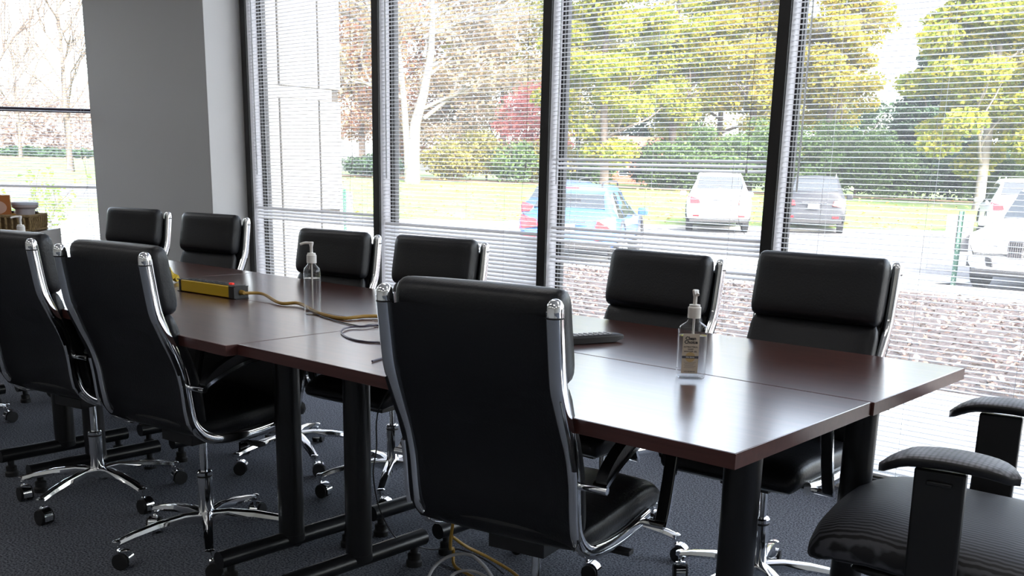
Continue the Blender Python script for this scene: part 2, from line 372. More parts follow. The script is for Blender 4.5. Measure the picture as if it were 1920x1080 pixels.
# ------------------------------------------------------------------ executive chairs
RX = .232
RAIL = [(-.318, .965), (-.312, .92), (-.300, .84), (-.290, .800), (-.262, .735), (-.230, .665), (-.212, .60), (-.203, .53), (-.190, .475), (-.150, .432), (-.09, .412), (.03, .405), (.18, .418)]
def rail_path(pts, x, n=4): return spline([(x, a, b) for a, b in pts], n)
def rail_at(z):
    for (a, b), (c, d) in zip(RAIL, RAIL[1:]):
        if d <= z <= b: return a + (c - a) * (b - z) / (b - d)
    return RAIL[0][0]
def make_chair():
    t = empty('office_chair', (0, 0, 0)); up = empty('x'); COL.objects.unlink(up); bpy.data.objects.remove(up)
    U = []
    # sling back panel, front and back skin, between the rails
    zs = [.960, .953, .938, .91, .87, .82, .80, .785, .74, .69, .64, .60, .56, .52, .49, .465, .445, .428, .418, .414]
    nx = 17; V = []; F = []
    for side in (0, 1):
        for i, z in enumerate(zs):
            hwid = RX - .018 if z > .79 else RX + .013
            if z < .47: hwid -= (.47 - z) ** 1.5 * 4.0
            for j in range(nx):
                q = math.sin((j / (nx - 1) - .5) * PI); sag = .016 * (1 - q * q) * max(0, (z - .88) / .08)
                y = rail_at(min(z, .965)) + .004 + .016 * (1 - q * q) - .003 * (1 - abs(q)) * math.sin(z * 30)
                if z < .79: y -= .026 * abs(q) ** 8
                if z < .45: y = -.185 + (.45 - z) * 2.0 + .016 * (1 - q * q) - .020 * abs(q) ** 8
                V.append((q * hwid, y + (.016 if side else 0), z - sag - (.014 * abs(q) ** 6 if z > .93 else 0) + (.006 if side and z < .43 else 0) - (.004 if side and i == 0 else 0)))
    n1 = len(zs) * nx
    for i in range(len(zs) - 1):
        for j in range(nx - 1):
            a = i * nx + j; F += [(a, a + 1, a + nx + 1, a + nx), (n1 + a, n1 + a + nx, n1 + a + nx + 1, n1 + a + 1)]
    for j in range(nx - 1):
        F += [(j, n1 + j, n1 + j + 1, j + 1)]; b = (len(zs) - 1) * nx + j; F += [(b, b + 1, n1 + b + 1, n1 + b)]
    for i in range(len(zs) - 1):
        a = i * nx; F += [(a, a + nx, n1 + a + nx, n1 + a)]; a = i * nx + nx - 1; F += [(a, n1 + a, n1 + a + nx, a + nx)]
    U.append(MB().add(V, F).build('back_panel', LEATHER, t, ang=60))
    U.append(MB().cushion([(-.258, 1.000), (-.252, .94), (-.236, .86), (-.226, .805)], .229, .084, p=7, ex=5, bow=-.010).build('head_cushion', LEATHER, t, ang=70))
    U.append(MB().cushion([(-.238, .812), (-.217, .735), (-.182, .665), (-.158, .59), (-.146, .50), (-.132, .455)], .229, .052, p=8, ex=5, bow=-.008).build('back_cushion', LEATHER, t, ang=70))
    U.append(MB().cushion([(-.165, .452), (-.08, .446), (.06, .452), (.18, .458), (.245, .448), (.275, .425)], .235, .085, p=8, ex=4.5).build('seat_cushion', LEATHER, t, ang=70))
    U.append(MB().tube(spline([(-.20, .275, .428), (0, .283, .428), (.20, .275, .428)], 4), .003, 5).tube([(-.232, -.1, .43), (-.238, .18, .44)], .002, 4).build('piping', LEATHER, U[-1]))
    for s in (-1, 1):
        pth = rail_path(RAIL, s * RX, 4); n = len(pth); sc = []
        for p in pth:
            k = 1 if p.z > .80 else max(.62, 1 - (.80 - p.z) * 2.6)
            if p.y > -.12 and p.z < .44: k = .62
            sc.append((k, 1.0 if p.z > .8 else .95))
        r = MB().sweep(pth, [(.0185 * math.copysign(abs(math.cos(2 * PI * j / 16)) ** .7, math.cos(2 * PI * j / 16)), .0185 * math.copysign(abs(math.sin(2 * PI * j / 16)) ** .7, math.sin(2 * PI * j / 16))) for j in range(16)], up=(0, 0, 1) if False else (0, 1, .3), scales=sc).build('side_rail', CHROME, t, ang=45)
        U.append(r)
        MB().lathe([(.0195, .952), (.0195, .967), (.018, .976), (.013, .983), (.006, .9865), (0, .987)], (s * RX, -.318, 0), 16).build('rail_cap', CHROME, r)
        MB().lathe([(.0200, .949), (.0200, .9525)], (s * RX, -.3175, 0), 16).build('cap_ring', BLKPL, r)
        MB().tube(spline([(s * (RX + .015), -.240, .632), (s * (RX + .015), -.232, .58), (s * (RX + .015), -.226, .52), (s * (RX + .015), -.218, .480)], 4), (.0065, .004), 8, up=(0, 1, 0)).build('rail_trim', CHROME, r)
        ax = s * .288
        AP = [(-.195, .590), (-.165, .606), (-.11, .628), (-.03, .648), (.06, .656), (.14, .655), (.19, .645), (.212, .618), (.205, .58), (.185, .50), (.165, .435), (.150, .405)]
        ap = rail_path(AP, ax, 4)
        a = MB().sweep(ap, [(-.017, -.0045), (.017, -.0045), (.017, .0045), (-.017, .0045)], up=(1, 0, 0) if False else (0, 0, 1)).build('armrest', CHROME, t, ang=30)
        # rebuild with fixed sideways axis so that the band stays flat
        bpy.data.objects.remove(a)
        def bandsweep(path, wx, tn):
            m = MB(); vs = []; n = len(path)
            for i, p in enumerate(path):
                tg = (path[min(i + 1, n - 1)] - path[max(i - 1, 0)]).normalized(); nn = Vector((0, -tg.z, tg.y))
                if callable(tn): a0, a1 = tn(i / (n - 1))
                else: a0, a1 = tn
                for dx, dn in ((-wx, a0), (wx, a0), (wx, a1), (-wx, a1)): vs.append(p + Vector((dx, 0, 0)) + nn * dn)
            fs = [(i * 4 + j, i * 4 + (j + 1) % 4, i * 4 + 4 + (j + 1) % 4, i * 4 + 4 + j) for i in range(n - 1) for j in range(4)] + [(3, 2, 1, 0), tuple((n - 1) * 4 + j for j in range(4))]
            return m.add(vs, fs)
        a = bandsweep(ap, .018, (-.005, .005)).tube([(s * (RX - .005), -.195, .588), (ax + s * .022, -.195, .588)], .0085, 12).tube([(s * (RX - .03), .150, .410), (ax + s * .012, .150, .408)], .009, 10).build('armrest', CHROME, t, ang=30)
        U.append(a)
        bandsweep(ap[2:-2], .0145, lambda q: (-.009, .009 if q > .62 else .009 + .026 * math.sin(PI * min(1, q / .62)) ** .7)).build('arm_pad', LEATHER, a, ang=50)
    U.append(MB().box((0, .02, .383), (.17, .24, .036)).box((0, .02, .405), (.40, .10, .014)).tube([(.05, .02, .378), (.21, .05, .366)], .006, 8).box((.225, .055, .363), (.06, .028, .012)).build('tilt_mechanism', BLKPL, t, bevel=.004))
    U.append(MB().lathe([(.013, .24), (.013, .375), (.028, .378)], (0, 0, 0), 14).build('gas_lift', CHROME, t))
    col = MB().lathe([(.030, .085), (.030, .12), (.0255, .125), (.0255, .262), (.022, .266), (.014, .266)], (0, 0, 0), 20).build('column', CHROME, t, ang=40)
    MB().lathe([(.0262, .246), (.0262, .252)], (0, 0, 0), 20).build('collar', BLKPL, col)
    bases = []
    for k in range(5):
        a = 2 * PI * k / 5; c, s_ = math.cos(a), math.sin(a)
        pts = [(.015, .108), (.08, .116), (.17, .110), (.25, .096), (.305, .082)]
        m = MB(); vs = []; ws = [.024, .021, .019, .017, .0155]; hs = [.022, .017, .014, .012, .010]
        for (r, z), wq, hq in zip(pts, ws, hs):
            for dx, dz in ((-wq * .55, -hq), (wq * .55, -hq), (wq, -hq * .2), (wq * .8, hq * .75), (0, hq), (-wq * .8, hq * .75), (-wq, -hq * .2)):
                vs.append((r * c - dx * s_, r * s_ + dx * c, z + dz))
        fs = [(i * 7 + j, i * 7 + (j + 1) % 7, i * 7 + 7 + (j + 1) % 7, i * 7 + 7 + j) for i in range(4) for j in range(7)] + [tuple(range(7))[::-1], tuple(28 + j for j in range(7))]
        lg = m.add(vs, fs).lathe([(.0165, .078), (.0165, .090), (.011, .093)], (.302 * c, .302 * s_, 0), 12).build('base_leg', CHROME, t, ang=50)
        lg['swivel'] = 1
        d = random.uniform(0, 2 * PI); cx, cy = .302 * c + .016 * math.cos(d), .302 * s_ + .016 * math.sin(d)
        ux, uy = -math.sin(d), math.cos(d)
        wh = MB()
        for q in (-1, 1):
            P0 = Vector((cx + ux * q * .007, cy + uy * q * .007, .0275)); P1 = Vector((cx + ux * q * .024, cy + uy * q * .024, .0275))
            wh.tube([P0, P1], .0272, 16)
        wh.build('caster_wheel', RUBBER, lg, ang=40)
        hd = MB(); vs = []; N = 9
        for i in range(N + 1):
            th = math.radians(-20 + 205 * i / N)
            for r_ in (.030, .0335):
                for q in (-1, 1):
                    vs.append((cx + math.cos(d) * r_ * math.cos(th) + ux * q * .016, cy + math.sin(d) * r_ * math.cos(th) + uy * q * .016, .0275 + r_ * math.sin(th)))
        fs = []
        for i in range(N):
            a0 = i * 4; b0 = a0 + 4
            fs += [(a0, a0 + 1, b0 + 1, b0), (a0 + 2, b0 + 2, b0 + 3, a0 + 3), (a0, b0, b0 + 2, a0 + 2), (a0 + 1, a0 + 3, b0 + 3, b0 + 1)]
        fs += [(0, 2, 3, 1), (N * 4, N * 4 + 1, N * 4 + 3, N * 4 + 2)]
        hd.add(vs, fs).tube([(.302 * c, .302 * s_, .050), (.302 * c, .302 * s_, .084)], .007, 8).build('caster_hood', CHROME, lg, ang=40)
    return t
CH0 = make_chair(); first = [True]
def chair(cx, cy, rot, dz, base, label, group):
    if first[0]: o = CH0; first[0] = False
    else: o = copy_tree(CH0)
    o.location = (cx, cy, 0); o.rotation_euler[2] = math.radians(rot); tag(o, label, 'chair', group)
    for ch in [q for q in SC.objects if q.parent == o]:
        nm = ch.name.split('.')[0]
        if nm == 'base_leg': ch.rotation_euler[2] = math.radians(base - rot)
        elif nm != 'column': ch.location[2] = dz
    return o
def front_chair(cx, cy, rot, ztop, base, label, sx=.87):
    o = chair(cx, cy, rot, ztop - .987, base, label, 'chairs on the room side of the table'); o.scale[0] = sx; return o
def back_chair(capx, capy, Yc, th, base, label):
    c = ony(capx, capy, Yc); r = math.radians(180 + th)
    off = Matrix.Rotation(r, 2) @ Vector((-RX, -.318))
    return chair(c[0] - off.x, c[1] - off.y, 180 + th, c[2] - .987, base, label, 'chairs on the window side of the table')
ROLE = [0]
def build_chairs():
    front_chair(-1.446, 1.750, 10.5, 1.010, 20, 'black leather chair closest to the camera, its back hiding the table middle')
    front_chair(-2.845, 1.722, 7, 1.003, 45, 'black leather chair seen from behind, left of the two black table legs')
    front_chair(-3.575, 1.715, 10, .998, 8, 'black leather chair cut off by the left edge of the picture, back to camera')
    front_chair(-4.97, 1.66, 10, .97, 18, 'chair at far left of which only two chrome caster arms show')
    back_chair(322, 397, 3.00, 12, 30, 'black leather chair in front of the grey pillar, leftmost on the window side')
    back_chair(470, 408, 3.00, 8, 10, 'black leather chair at the pillar corner beside the first dark mullion')
    back_chair(718, 441, 2.90, 6.5, 55, 'black leather chair facing us just behind the slim pump bottle')
    back_chair(921, 455, 2.92, 6, 25, 'black leather chair facing us behind the nearest chair back, below the pale tree')
    back_chair(1367, 487, 2.95, -3, 15, 'black leather chair facing us behind the labelled hand sanitizer bottle')
    back_chair(1703, 493, 2.94, 2, 38, 'black leather chair facing us at the right end, largest on the window side')
build_chairs()

# ------------------------------------------------------------------ task chair with mesh seat at the table's right end (faces -x)
def task_chair():
    t = empty('mesh_task_chair', (-.66, 2.365, 0), math.radians(90 + 6), 'black task chair with a wavy mesh seat and honeycomb arm pads at the table end', 'chair')
    def wavy(name, c0, c1, sc, dist, kind):
        m = bpy.data.materials.new(name); m.use_nodes = True; n = m.node_tree.nodes; l = m.node_tree.links; p = n['Principled BSDF']
        tc = n.new('ShaderNodeTexCoord'); cr = n.new('ShaderNodeValToRGB')
        if kind == 'wave':
            wv = n.new('ShaderNodeTexWave'); wv.inputs['Scale'].default_value = sc; wv.inputs['Distortion'].default_value = dist; wv.inputs['Detail'].default_value = 1; wv.inputs['Detail Scale'].default_value = 1.2
            wv.bands_direction = 'X'; l.new(tc.outputs['Object'], wv.inputs[0]); l.new(wv.outputs['Fac'], cr.inputs[0])
        else:
            vo = n.new('ShaderNodeTexVoronoi'); vo.inputs['Scale'].default_value = sc; vo.inputs['Randomness'].default_value = .12; vo.feature = 'F1'
            l.new(tc.outputs['Object'], vo.inputs[0]); l.new(vo.outputs['Distance'], cr.inputs[0])
        cr.color_ramp.elements[0].position = .25; cr.color_ramp.elements[1].position = .75
        cr.color_ramp.elements[0].color = (*c0, 1); cr.color_ramp.elements[1].color = (*c1, 1)
        l.new(cr.outputs[0], p.inputs['Base Color']); p.inputs['Roughness'].default_value = .55
        b = n.new('ShaderNodeBump'); b.inputs['Strength'].default_value = .5; b.inputs['Distance'].default_value = .004; l.new(cr.outputs[0], b.inputs['Height']); l.new(b.outputs[0], p.inputs['Normal'])
        return m
    MESHF = wavy('black wavy mesh fabric', (.008, .008, .009), (.085, .085, .095), 30, 2.2, 'wave')
    PADM = wavy('honeycomb soft pad', (.26, .26, .28), (.05, .05, .055), 95, 0, 'voronoi')
    # local +y = front
    MB().cushion([(-.23, .448), (-.12, .445), (.05, .450), (.16, .457), (.245, .447), (.292, .41)], .272, .125, seg=36, n=20, p=6, ex=3.2, bow=-.012).build('seat', MESHF, t, ang=70)
    MB().cushion([(-.20, .385), (0, .382), (.20, .382)], .225, .03, p=8, ex=4).build('seat_shell', BLKPL, t, ang=60)
    for s in (-1, 1):
        x = s * .312
        up = MB()
        # flat wide upright leaning a little outwards
        up.sweep([(x - s * .02, .01, .375), (x - s * .005, .01, .52), (x, .012, .672)], [(-.05, -.013), (.05, -.013), (.05, .013), (-.05, .013)], up=(1, 0, 0)).box((x - s * .13, .01, .374), (.28, .09, .018)).build('arm_post', BLKPL, t, bevel=.005)
        a = MB(); vs = []; N = 16; K = 20
        for i in range(N + 1):
            q = i / N; yy = -.135 + .27 * q; e = max(.05, (1 - abs(2 * q - 1) ** 6) ** .5); wd = (.048 + .010 * math.sin(PI * q)) * e
            zz = .688 + .012 * math.sin(PI * min(1, q * 1.1)) - (.030 * ((q - .72) / .28) ** 2 if q > .72 else 0) - (.010 * ((.2 - q) / .2) ** 2 if q < .2 else 0)
            for j in range(K):
                an = 2 * PI * j / K; cx, sz = math.cos(an), math.sin(an)
                vs.append((x + math.copysign(abs(cx) ** .7, cx) * wd, yy, zz + math.copysign(abs(sz) ** .8, sz) * (.012 if sz > 0 else .020) * (.55 + .45 * e)))
        fs = []; mi = []
        for i in range(N):
            for j in range(K): fs.append((i * K + j, i * K + (j + 1) % K, (i + 1) * K + (j + 1) % K, (i + 1) * K + j)); mi.append(1 if 1 <= j <= 8 else 0)
        fs += [tuple(range(K))[::-1], tuple(N * K + j for j in range(K))]; mi += [0, 0]
        a.add(vs, fs); a.m = mi
        a.build('arm_pad', [BLKPL, PADM], t, ang=70)
        MB().box((x + s * .014, .01, .645), (.012, .05, .010)).build('arm_button', BLKPL, t, bevel=.003)
    # back: curved frame with mesh
    fr = MB().tube(spline([(-.20, -.25, .56), (-.24, -.29, .75), (-.235, -.31, .98), (-.15, -.325, 1.05), (.15, -.325, 1.05), (.235, -.31, .98), (.24, -.29, .75), (.20, -.25, .56), (0, -.235, .52), (-.20, -.25, .56)], 5), .014, 8).tube(spline([(0, -.10, .385), (0, -.27, .40), (0, -.30, .52), (0, -.31, .62)], 5), (.03, .012), 10).build('back_frame', BLKPL, t, ang=50)
    V = []; F = []
    for i in range(9):
        for j in range(9):
            q = j / 4 - 1; z = .54 + .50 * i / 8; wd = .20 + .03 * math.sin(PI * i / 8); V.append((q * wd, -.25 - .07 * i / 8 + .0 - .03 * (1 - q * q), z))
    for i in range(8):
        for j in range(8): F.append((i * 9 + j, i * 9 + j + 1, i * 9 + 10 + j, i * 9 + 9 + j))
    sk = MB().add(V, F).build('back_mesh', MESHF, t, ang=70); sd = sk.modifiers.new('thick', 'SOLIDIFY'); sd.thickness = .006
    MB().box((0, 0, .385), (.18, .22, .045)).tube([(.08, .03, .38), (.26, .03, .365)], .006, 8).build('tilt_mechanism', BLKPL, t, bevel=.005)
    MB().lathe([(.028, .08), (.028, .22), (.016, .225), (.016, .37)], seg=16).build('column', BLKPL, t)
    for k in range(5):
        a = 2 * PI * k / 5 + .3; c, s_ = math.cos(a), math.sin(a)
        lg = MB().sweep([(.02 * c, .02 * s_, .10), (.16 * c, .16 * s_, .095), (.31 * c, .31 * s_, .075)], [(-.024, -.014), (.024, -.014), (.018, .014), (-.018, .014)], scales=[1.1, .95, .7]).build('base_leg', BLKPL, t, bevel=.003)
        wv = MB()
        for q in (-1, 1): wv.tube([(.31 * c - s_ * q * .006, .31 * s_ + c * q * .006, .028), (.31 * c - s_ * q * .025, .31 * s_ + c * q * .025, .028)], .028, 14)
        wv.tube([(.31 * c, .31 * s_, .03), (.31 * c, .31 * s_, .075)], .007, 8).build('caster', RUBBER, lg, ang=40)
task_chair()

# ------------------------------------------------------------------ things on the table
def text_mesh(name, body, size, m, parent, M, bold=0):
    cu = bpy.data.curves.new(name, 'FONT'); cu.body = body; cu.size = size; cu.align_x = 'CENTER'; cu.align_y = 'CENTER'; cu.extrude = .00008; cu.offset = bold; cu.resolution_u = 3
    ob = bpy.data.objects.new(name, cu); COL.objects.link(ob)
    dg = bpy.context.evaluated_depsgraph_get(); me = bpy.data.meshes.new_from_object(ob.evaluated_get(dg)); bpy.data.objects.remove(ob)
    me.transform(M); me.materials.clear(); me.materials.append(m); o = link(name, me, parent); return o
def pump_top(parent, z, m, rz=0, s=1.0):
    """threaded collar, stem and nozzle"""
    c, s_ = math.cos(rz), math.sin(rz)
    col = MB().lathe([(.0150 * s, z), (.0150 * s, z + .024 * s), (.0125 * s, z + .026 * s), (.0125 * s, z + .030 * s), (.006 * s, z + .031 * s)], seg=20).build('pump_collar', m, parent)
    MB().lathe([(.0045 * s, z + .03 * s), (.0045 * s, z + .048 * s), (.0065 * s, z + .056 * s), (.0075 * s, z + .062 * s), (.006 * s, z + .064 * s)], seg=14).tube(spline([(0, 0, z + .060 * s), (-.018 * s * c, -.018 * s * s_, z + .0605 * s), (-.034 * s * c, -.034 * s * s_, z + .056 * s)], 4), (.0048 * s, .0038 * s), 8).build('pump_nozzle', m, parent)
    MB().tube([(0, 0, z), (0, 0, .02)], .0028, 6).build('dip_tube', PUMPW, parent)
# labelled sanitizer bottle: oval octagon body
def clean_bottle():
    c = (onz(1271, 712, TZ) + onz(1325, 713, TZ)) / 2
    b = empty('sanitizer_bottle', (c[0] - .016, c[1] + .016, TZ), math.radians(38), 'clear hand sanitizer pump bottle with a beige label on the right table section', 'bottle')
    def ring(hx, hy, ch): return [(hx, hy - ch), (hx - ch, hy), (-hx + ch, hy), (-hx, hy - ch), (-hx, -hy + ch), (-hx + ch, -hy), (hx - ch, -hy), (hx, -hy + ch)]
    def body(inset, z0, z1, full=True):
        P = [(0.0, .80), (.004, .96), (.012, 1.0), (.118, 1.0), (.127, .93), (.139, .42), (.150, .42)] if full else [(.002, .82), (.006, .95), (.012, 1.0), (.104, 1.0)]
        vs = []
        for z, k in P:
            hx, hy = (.0345 - inset) * k, (.0215 - inset) * min(1, k * 1.05)
            for x, y in ring(hx, hy, min(hx, hy) * .42): vs.append((x, y, z + (.001 if inset else 0)))
        n = len(P); fs = [(i * 8 + j, i * 8 + (j + 1) % 8, i * 8 + 8 + (j + 1) % 8, i * 8 + 8 + j) for i in range(n - 1) for j in range(8)] + [tuple(range(8))[::-1], tuple((n - 1) * 8 + j for j in range(8))]
        return MB().add(vs, fs)
    bd = body(0, 0, .15).build('bottle_body', CLEARPL, b, bevel=.0025, ang=30)
    body(.0018, 0, .1, False).build('gel', GEL, b, ang=30)
    LAB = mat('beige paper label', (.62, .55, .45), .6); INK = mat('black print', (.02, .02, .025), .6); BAND = mat('slate label band', (.09, .095, .12), .6); OR = mat('pale orange print', (.60, .44, .22), .6)
    lx = -.006; hw = .0195
    lb = MB().b6(lx - hw, lx + hw, -.0229, -.0221, .016, .112).build('label', LAB, b)
    M = lambda z, x=lx, d=0: Matrix.Translation((x, -.0231 - d, z)) @ Matrix.Rotation(PI / 2, 4, 'X')
    text_mesh('print_line', 'Clean', .0108, INK, lb, M(.1005, lx - .001), .0004); text_mesh('print_line', 'Choice', .0108, INK, lb, M(.0915, lx), .0004)
    for z, q in ((.080, 'ANTIBACTERIAL'), (.0745, 'HAND'), (.069, 'SANITIZER GEL')): text_mesh('print_line', q, .0046, INK, lb, M(z), .00012)
    MB().lathe([(.012, 0), (.012, .0002)], (lx, -.0232, .0555), 20, axis='Y').build('label_sun', OR, lb)
    MB().b6(lx - hw, lx + hw, -.0236, -.0233, .0525, .0585).build('label_band', BAND, lb)
    text_mesh('print_line', 'Kills Germs', .0042, mat('pale print', (.75, .74, .72), .6), lb, Matrix.Translation((lx, -.0238, .0555)) @ Matrix.Rotation(PI / 2, 4, 'X'), .0001)
    for k in range(5): MB().b6(lx - .014 + .002 * (k % 2), lx + .014 - .003 * (k % 3), -.0231, -.0229, .0425 - k * .0032, .0433 - k * .0032).build('print_line', mat('grey print', (.20, .18, .16), .6), lb)
    text_mesh('print_line', '12 FL OZ (354 mL)', .0034, INK, lb, M(.0205), .00008)
    pump_top(b, .147, PUMPW, rz=math.radians(90), s=1.05)
clean_bottle()
def round_bottle(x, y, rz, label, s=1.0, squat=False):
    b = empty('pump_bottle', (x, y, TZ), rz, label, 'bottle', None)
    if squat: P = [(0, 0), (.030, 0), (.034, .004), (.034, .10), (.031, .118), (.016, .138), (.013, .146)]
    else: P = [(0, 0), (.024, 0), (.027, .004), (.027, .138), (.025, .150), (.014, .162), (.0125, .17)]
    P = [(a * s, z * s) for a, z in P]
    MB().lathe(P, seg=28, sy=.62 if squat else 1, sx=1.12 if squat else 1).build('bottle_body', CLEARPL, b)
    k = .93; MB().lathe([(0, .002), (P[3][0] * k, .004), (P[3][0] * k, P[3][1] * .86), (0, P[3][1] * .86)], seg=24, sy=.62 if squat else 1, sx=1.12 if squat else 1).build('gel', GEL, b)
    pump_top(b, P[-1][1] - .003, WHITEPL, rz=math.radians(40), s=1.05 * s)
    return b
round_bottle(-2.708, 2.075, 0, 'slim round clear pump bottle standing in front of the yellow cord', 1.02)
round_bottle(-4.69, 1.99, math.radians(45), 'clear pump bottle on the far left table section behind the cut off chair', 1.12, True)
# power strip
def power_strip():
    a = onz(336, 546, TZ); c = onz(440, 562, TZ); d = (c - a)[:2]; L = .345; rz = math.atan2(d[1], d[0])
    n = np.array([-math.sin(rz), math.cos(rz)]); ctr = a[:2] + np.array([math.cos(rz), math.sin(rz)]) * L / 2 + n * .032
    t = empty('power_strip', (ctr[0], ctr[1], TZ), rz, 'yellow metal power strip with black ends lying on the middle table', 'power strip')
    MB().b6(-L / 2 + .012, L / 2 - .032, -.031, .031, .003, .046).build('housing', YEL, t, bevel=.003)
    tp = MB().b6(-L / 2 + .004, L / 2 - .004, -.024, .024, .0455, .0485).build('outlet_plate', BLKPL, t, bevel=.001)
    for k in range(6): MB().b6(-.135 + k * .042, -.135 + k * .042 + .028, -.014, .014, .0484, .0500).build('outlet', RUBBER, tp, bevel=.0008)
    MB().box((.118, 0, .051), (.018, .012, .008)).build('switch', mat('red switch', (.7, .03, .02), .4, emit=(1, .05, .02, .15)), t, bevel=.001)
    for s in (-1, 1):
        x = s * (L / 2 - (.016 if s > 0 else .006))
        MB().b6(x - .016 if s > 0 else x - .006, x + .016 if s > 0 else x + .006, -.032, .032, .002, .047).b6(x, x + s * .022, -.03, .03, 0, .003).b6(x, x + s * .022, -.03, .03, .044, .047).build('end_cap', BLKPL, t, bevel=.001)
    MB().lathe([(.010, 0), (.008, .016), (.006, .02)], (L / 2 - .002, 0, .024), 12, axis='X').build('strain_relief', YCORD, t)
    tip = Matrix.Rotation(rz, 2) @ Vector((L / 2 + .012, 0)); return (ctr[0] + tip.x, ctr[1] + tip.y, TZ + .022)
tip = power_strip()
r = .0058
def tz(x, y, k=0): q = onz(x, y, TZ); return (q[0], q[1], TZ + r + k)
P1 = [tip, tz(492, 560, .012), tz(525, 572, .001), tz(560, 574, .004), tz(596, 590, .001), tz(640, 600, 0), tz(685, 598, .003), tz(718, 598, .001), tz(760, 606), tz(800, 618), tz(840, 622), (-2.08, 2.155, TZ + r), (-2.05, 2.1625, TZ - .01), (-2.05, 2.1625, TZ - .08), (-2.04, 2.14, .60)]
tag(MB().tube(spline(P1, 8), .0058, 8).build('yellow_cable', YCORD), 'yellow brown power cord winding from the power strip over the table', 'cord')
def tw(x, y, k=0): q = onz(x, y, TZ); return (q[0], q[1], TZ + .0028 + k)
tag(MB().tube(spline([tw(722, 609), tw(690, 615, .004), tw(657, 617, .003), tw(641, 623, .004), tw(645, 631), tw(665, 639), tw(690, 643), tw(722, 646), (-1.98, 1.78, TZ + .003), (-1.93, 1.66, TZ + .003)], 7), .0028, 6).build('data_cable', mat('dark violet grey cable', (.06, .045, .075), .4)), 'thin dark cable looping on the table beside the nearest chair', 'cord')
tag(MB().tube(spline([tw(600, 594), tw(640, 606), tw(676, 613), tw(700, 611), (-2.22, 2.06, TZ + .003)], 6), .0022, 6).build('thin_cable', BCORD), 'thin black cable running under the yellow cord by the slim bottle', 'cord')
# remote control
def remote():
    t = empty('remote_control', (-1.742, 2.325, TZ), math.atan2(.93, .37), 'black remote control with pale buttons beside the nearest chair back', 'remote')
    MB().sweep([(-.10, 0, .012), (-.085, 0, .013), (.07, 0, .013), (.10, 0, .017)], [(-.024, -.012), (.024, -.012), (.025, .008), (.020, .012), (-.020, .012), (-.025, .008)], scales=[(.9, .8), 1, 1, (.95, .5)]).build('remote_body', BLKPL, t, bevel=.002)
    for i in range(9):
        for j in range(3): MB().box((-.078 + i * .017, (j - 1) * .0135, .0258), (.009, .0085, .003)).build('button', mat('grey button', (.42, .42, .44), .5), t)
remote()
# yellow wrapper and napkin at the left end of the power strip
def crumple(name, c, size, m, label, cat, seed, n=7, h=.02):
    rg = random.Random(seed); V = []; F = []
    for i in range(n):
        for j in range(n): V.append(((i / (n - 1) - .5) * size[0] + rg.uniform(-.006, .006), (j / (n - 1) - .5) * size[1] + rg.uniform(-.006, .006), abs(rg.gauss(0, h)) + .002))
    for i in range(n - 1):
        for j in range(n - 1): F.append((i * n + j, i * n + j + 1, (i + 1) * n + j + 1, (i + 1) * n + j))
    o = MB().add(V, F).build(name, m, None, c, .4, smooth=False); sd = o.modifiers.new('t', 'SOLIDIFY'); sd.thickness = .0015; return tag(o, label, cat)
crumple('yellow_wrapper', (-3.86, 2.20, TZ), (.11, .08), mat('yellow film', (.72, .55, .06), .35), 'crumpled yellow wrapper beyond the power strip', 'wrapper', 3, h=.028)
crumple('paper_napkin', (-3.74, 2.06, TZ), (.10, .09), mat('white paper', (.78, .77, .75), .8), 'white paper napkin at the left end of the power strip', 'napkin', 4, h=.010)
# cables under the nearest chair
def fl(x, y, z): q = onz(x, y, z); return (q[0], q[1], z)
tag(MB().tube(spline([(-2.02, 2.12, .55), fl(846, 1004, .16), fl(850, 1030, .05), fl(852, 1060, .008), fl(880, 1078, .008), fl(930, 1105, .008)], 7), .0052, 8).build('yellow_floor_cable', YCORD), 'yellow cord dropping to the carpet under the nearest chair', 'cord')
tag(MB().tube(spline([fl(848, 1006, .15), fl(875, 1025, .10), fl(915, 1045, .06), fl(960, 1072, .02), fl(990, 1100, .008)], 7), .0052, 8).build('yellow_floor_cable', YCORD), 'yellow cord slanting right below the nearest chair back', 'cord')
tag(MB().tube(spline([fl(800, 1090, .008), fl(815, 1062, .03), fl(845, 1042, .06), fl(880, 1040, .07), fl(905, 1058, .05), fl(925, 1085, .012)], 7), .0055, 8).build('floor_cable', GCORD), 'light grey cable arching over the carpet below the nearest chair, higher one', 'cord')
tag(MB().tube(spline([fl(835, 1092, .008), fl(855, 1074, .02), fl(880, 1070, .03), fl(905, 1078, .02), fl(930, 1095, .008)], 7), .0050, 8).build('floor_cable', GCORD), 'light grey cable arching over the carpet below the nearest chair, lower one', 'cord')
tag(MB().tube(spline([(-2.22, 2.10, TZ - .05), ony(713, 760, 2.1), ony(706, 840, 2.08), ony(700, 890, 2.05), ony(712, 955, 2.03), fl(742, 1008, .115), fl(775, 1022, .06), fl(810, 1030, .03), fl(860, 1030, .03), fl(910, 1050, .02), fl(945, 1076, .008)], 6), .0026, 6).build('hanging_cable', BCORD), 'thin black cable hanging from the table past the black foot bar', 'cord')

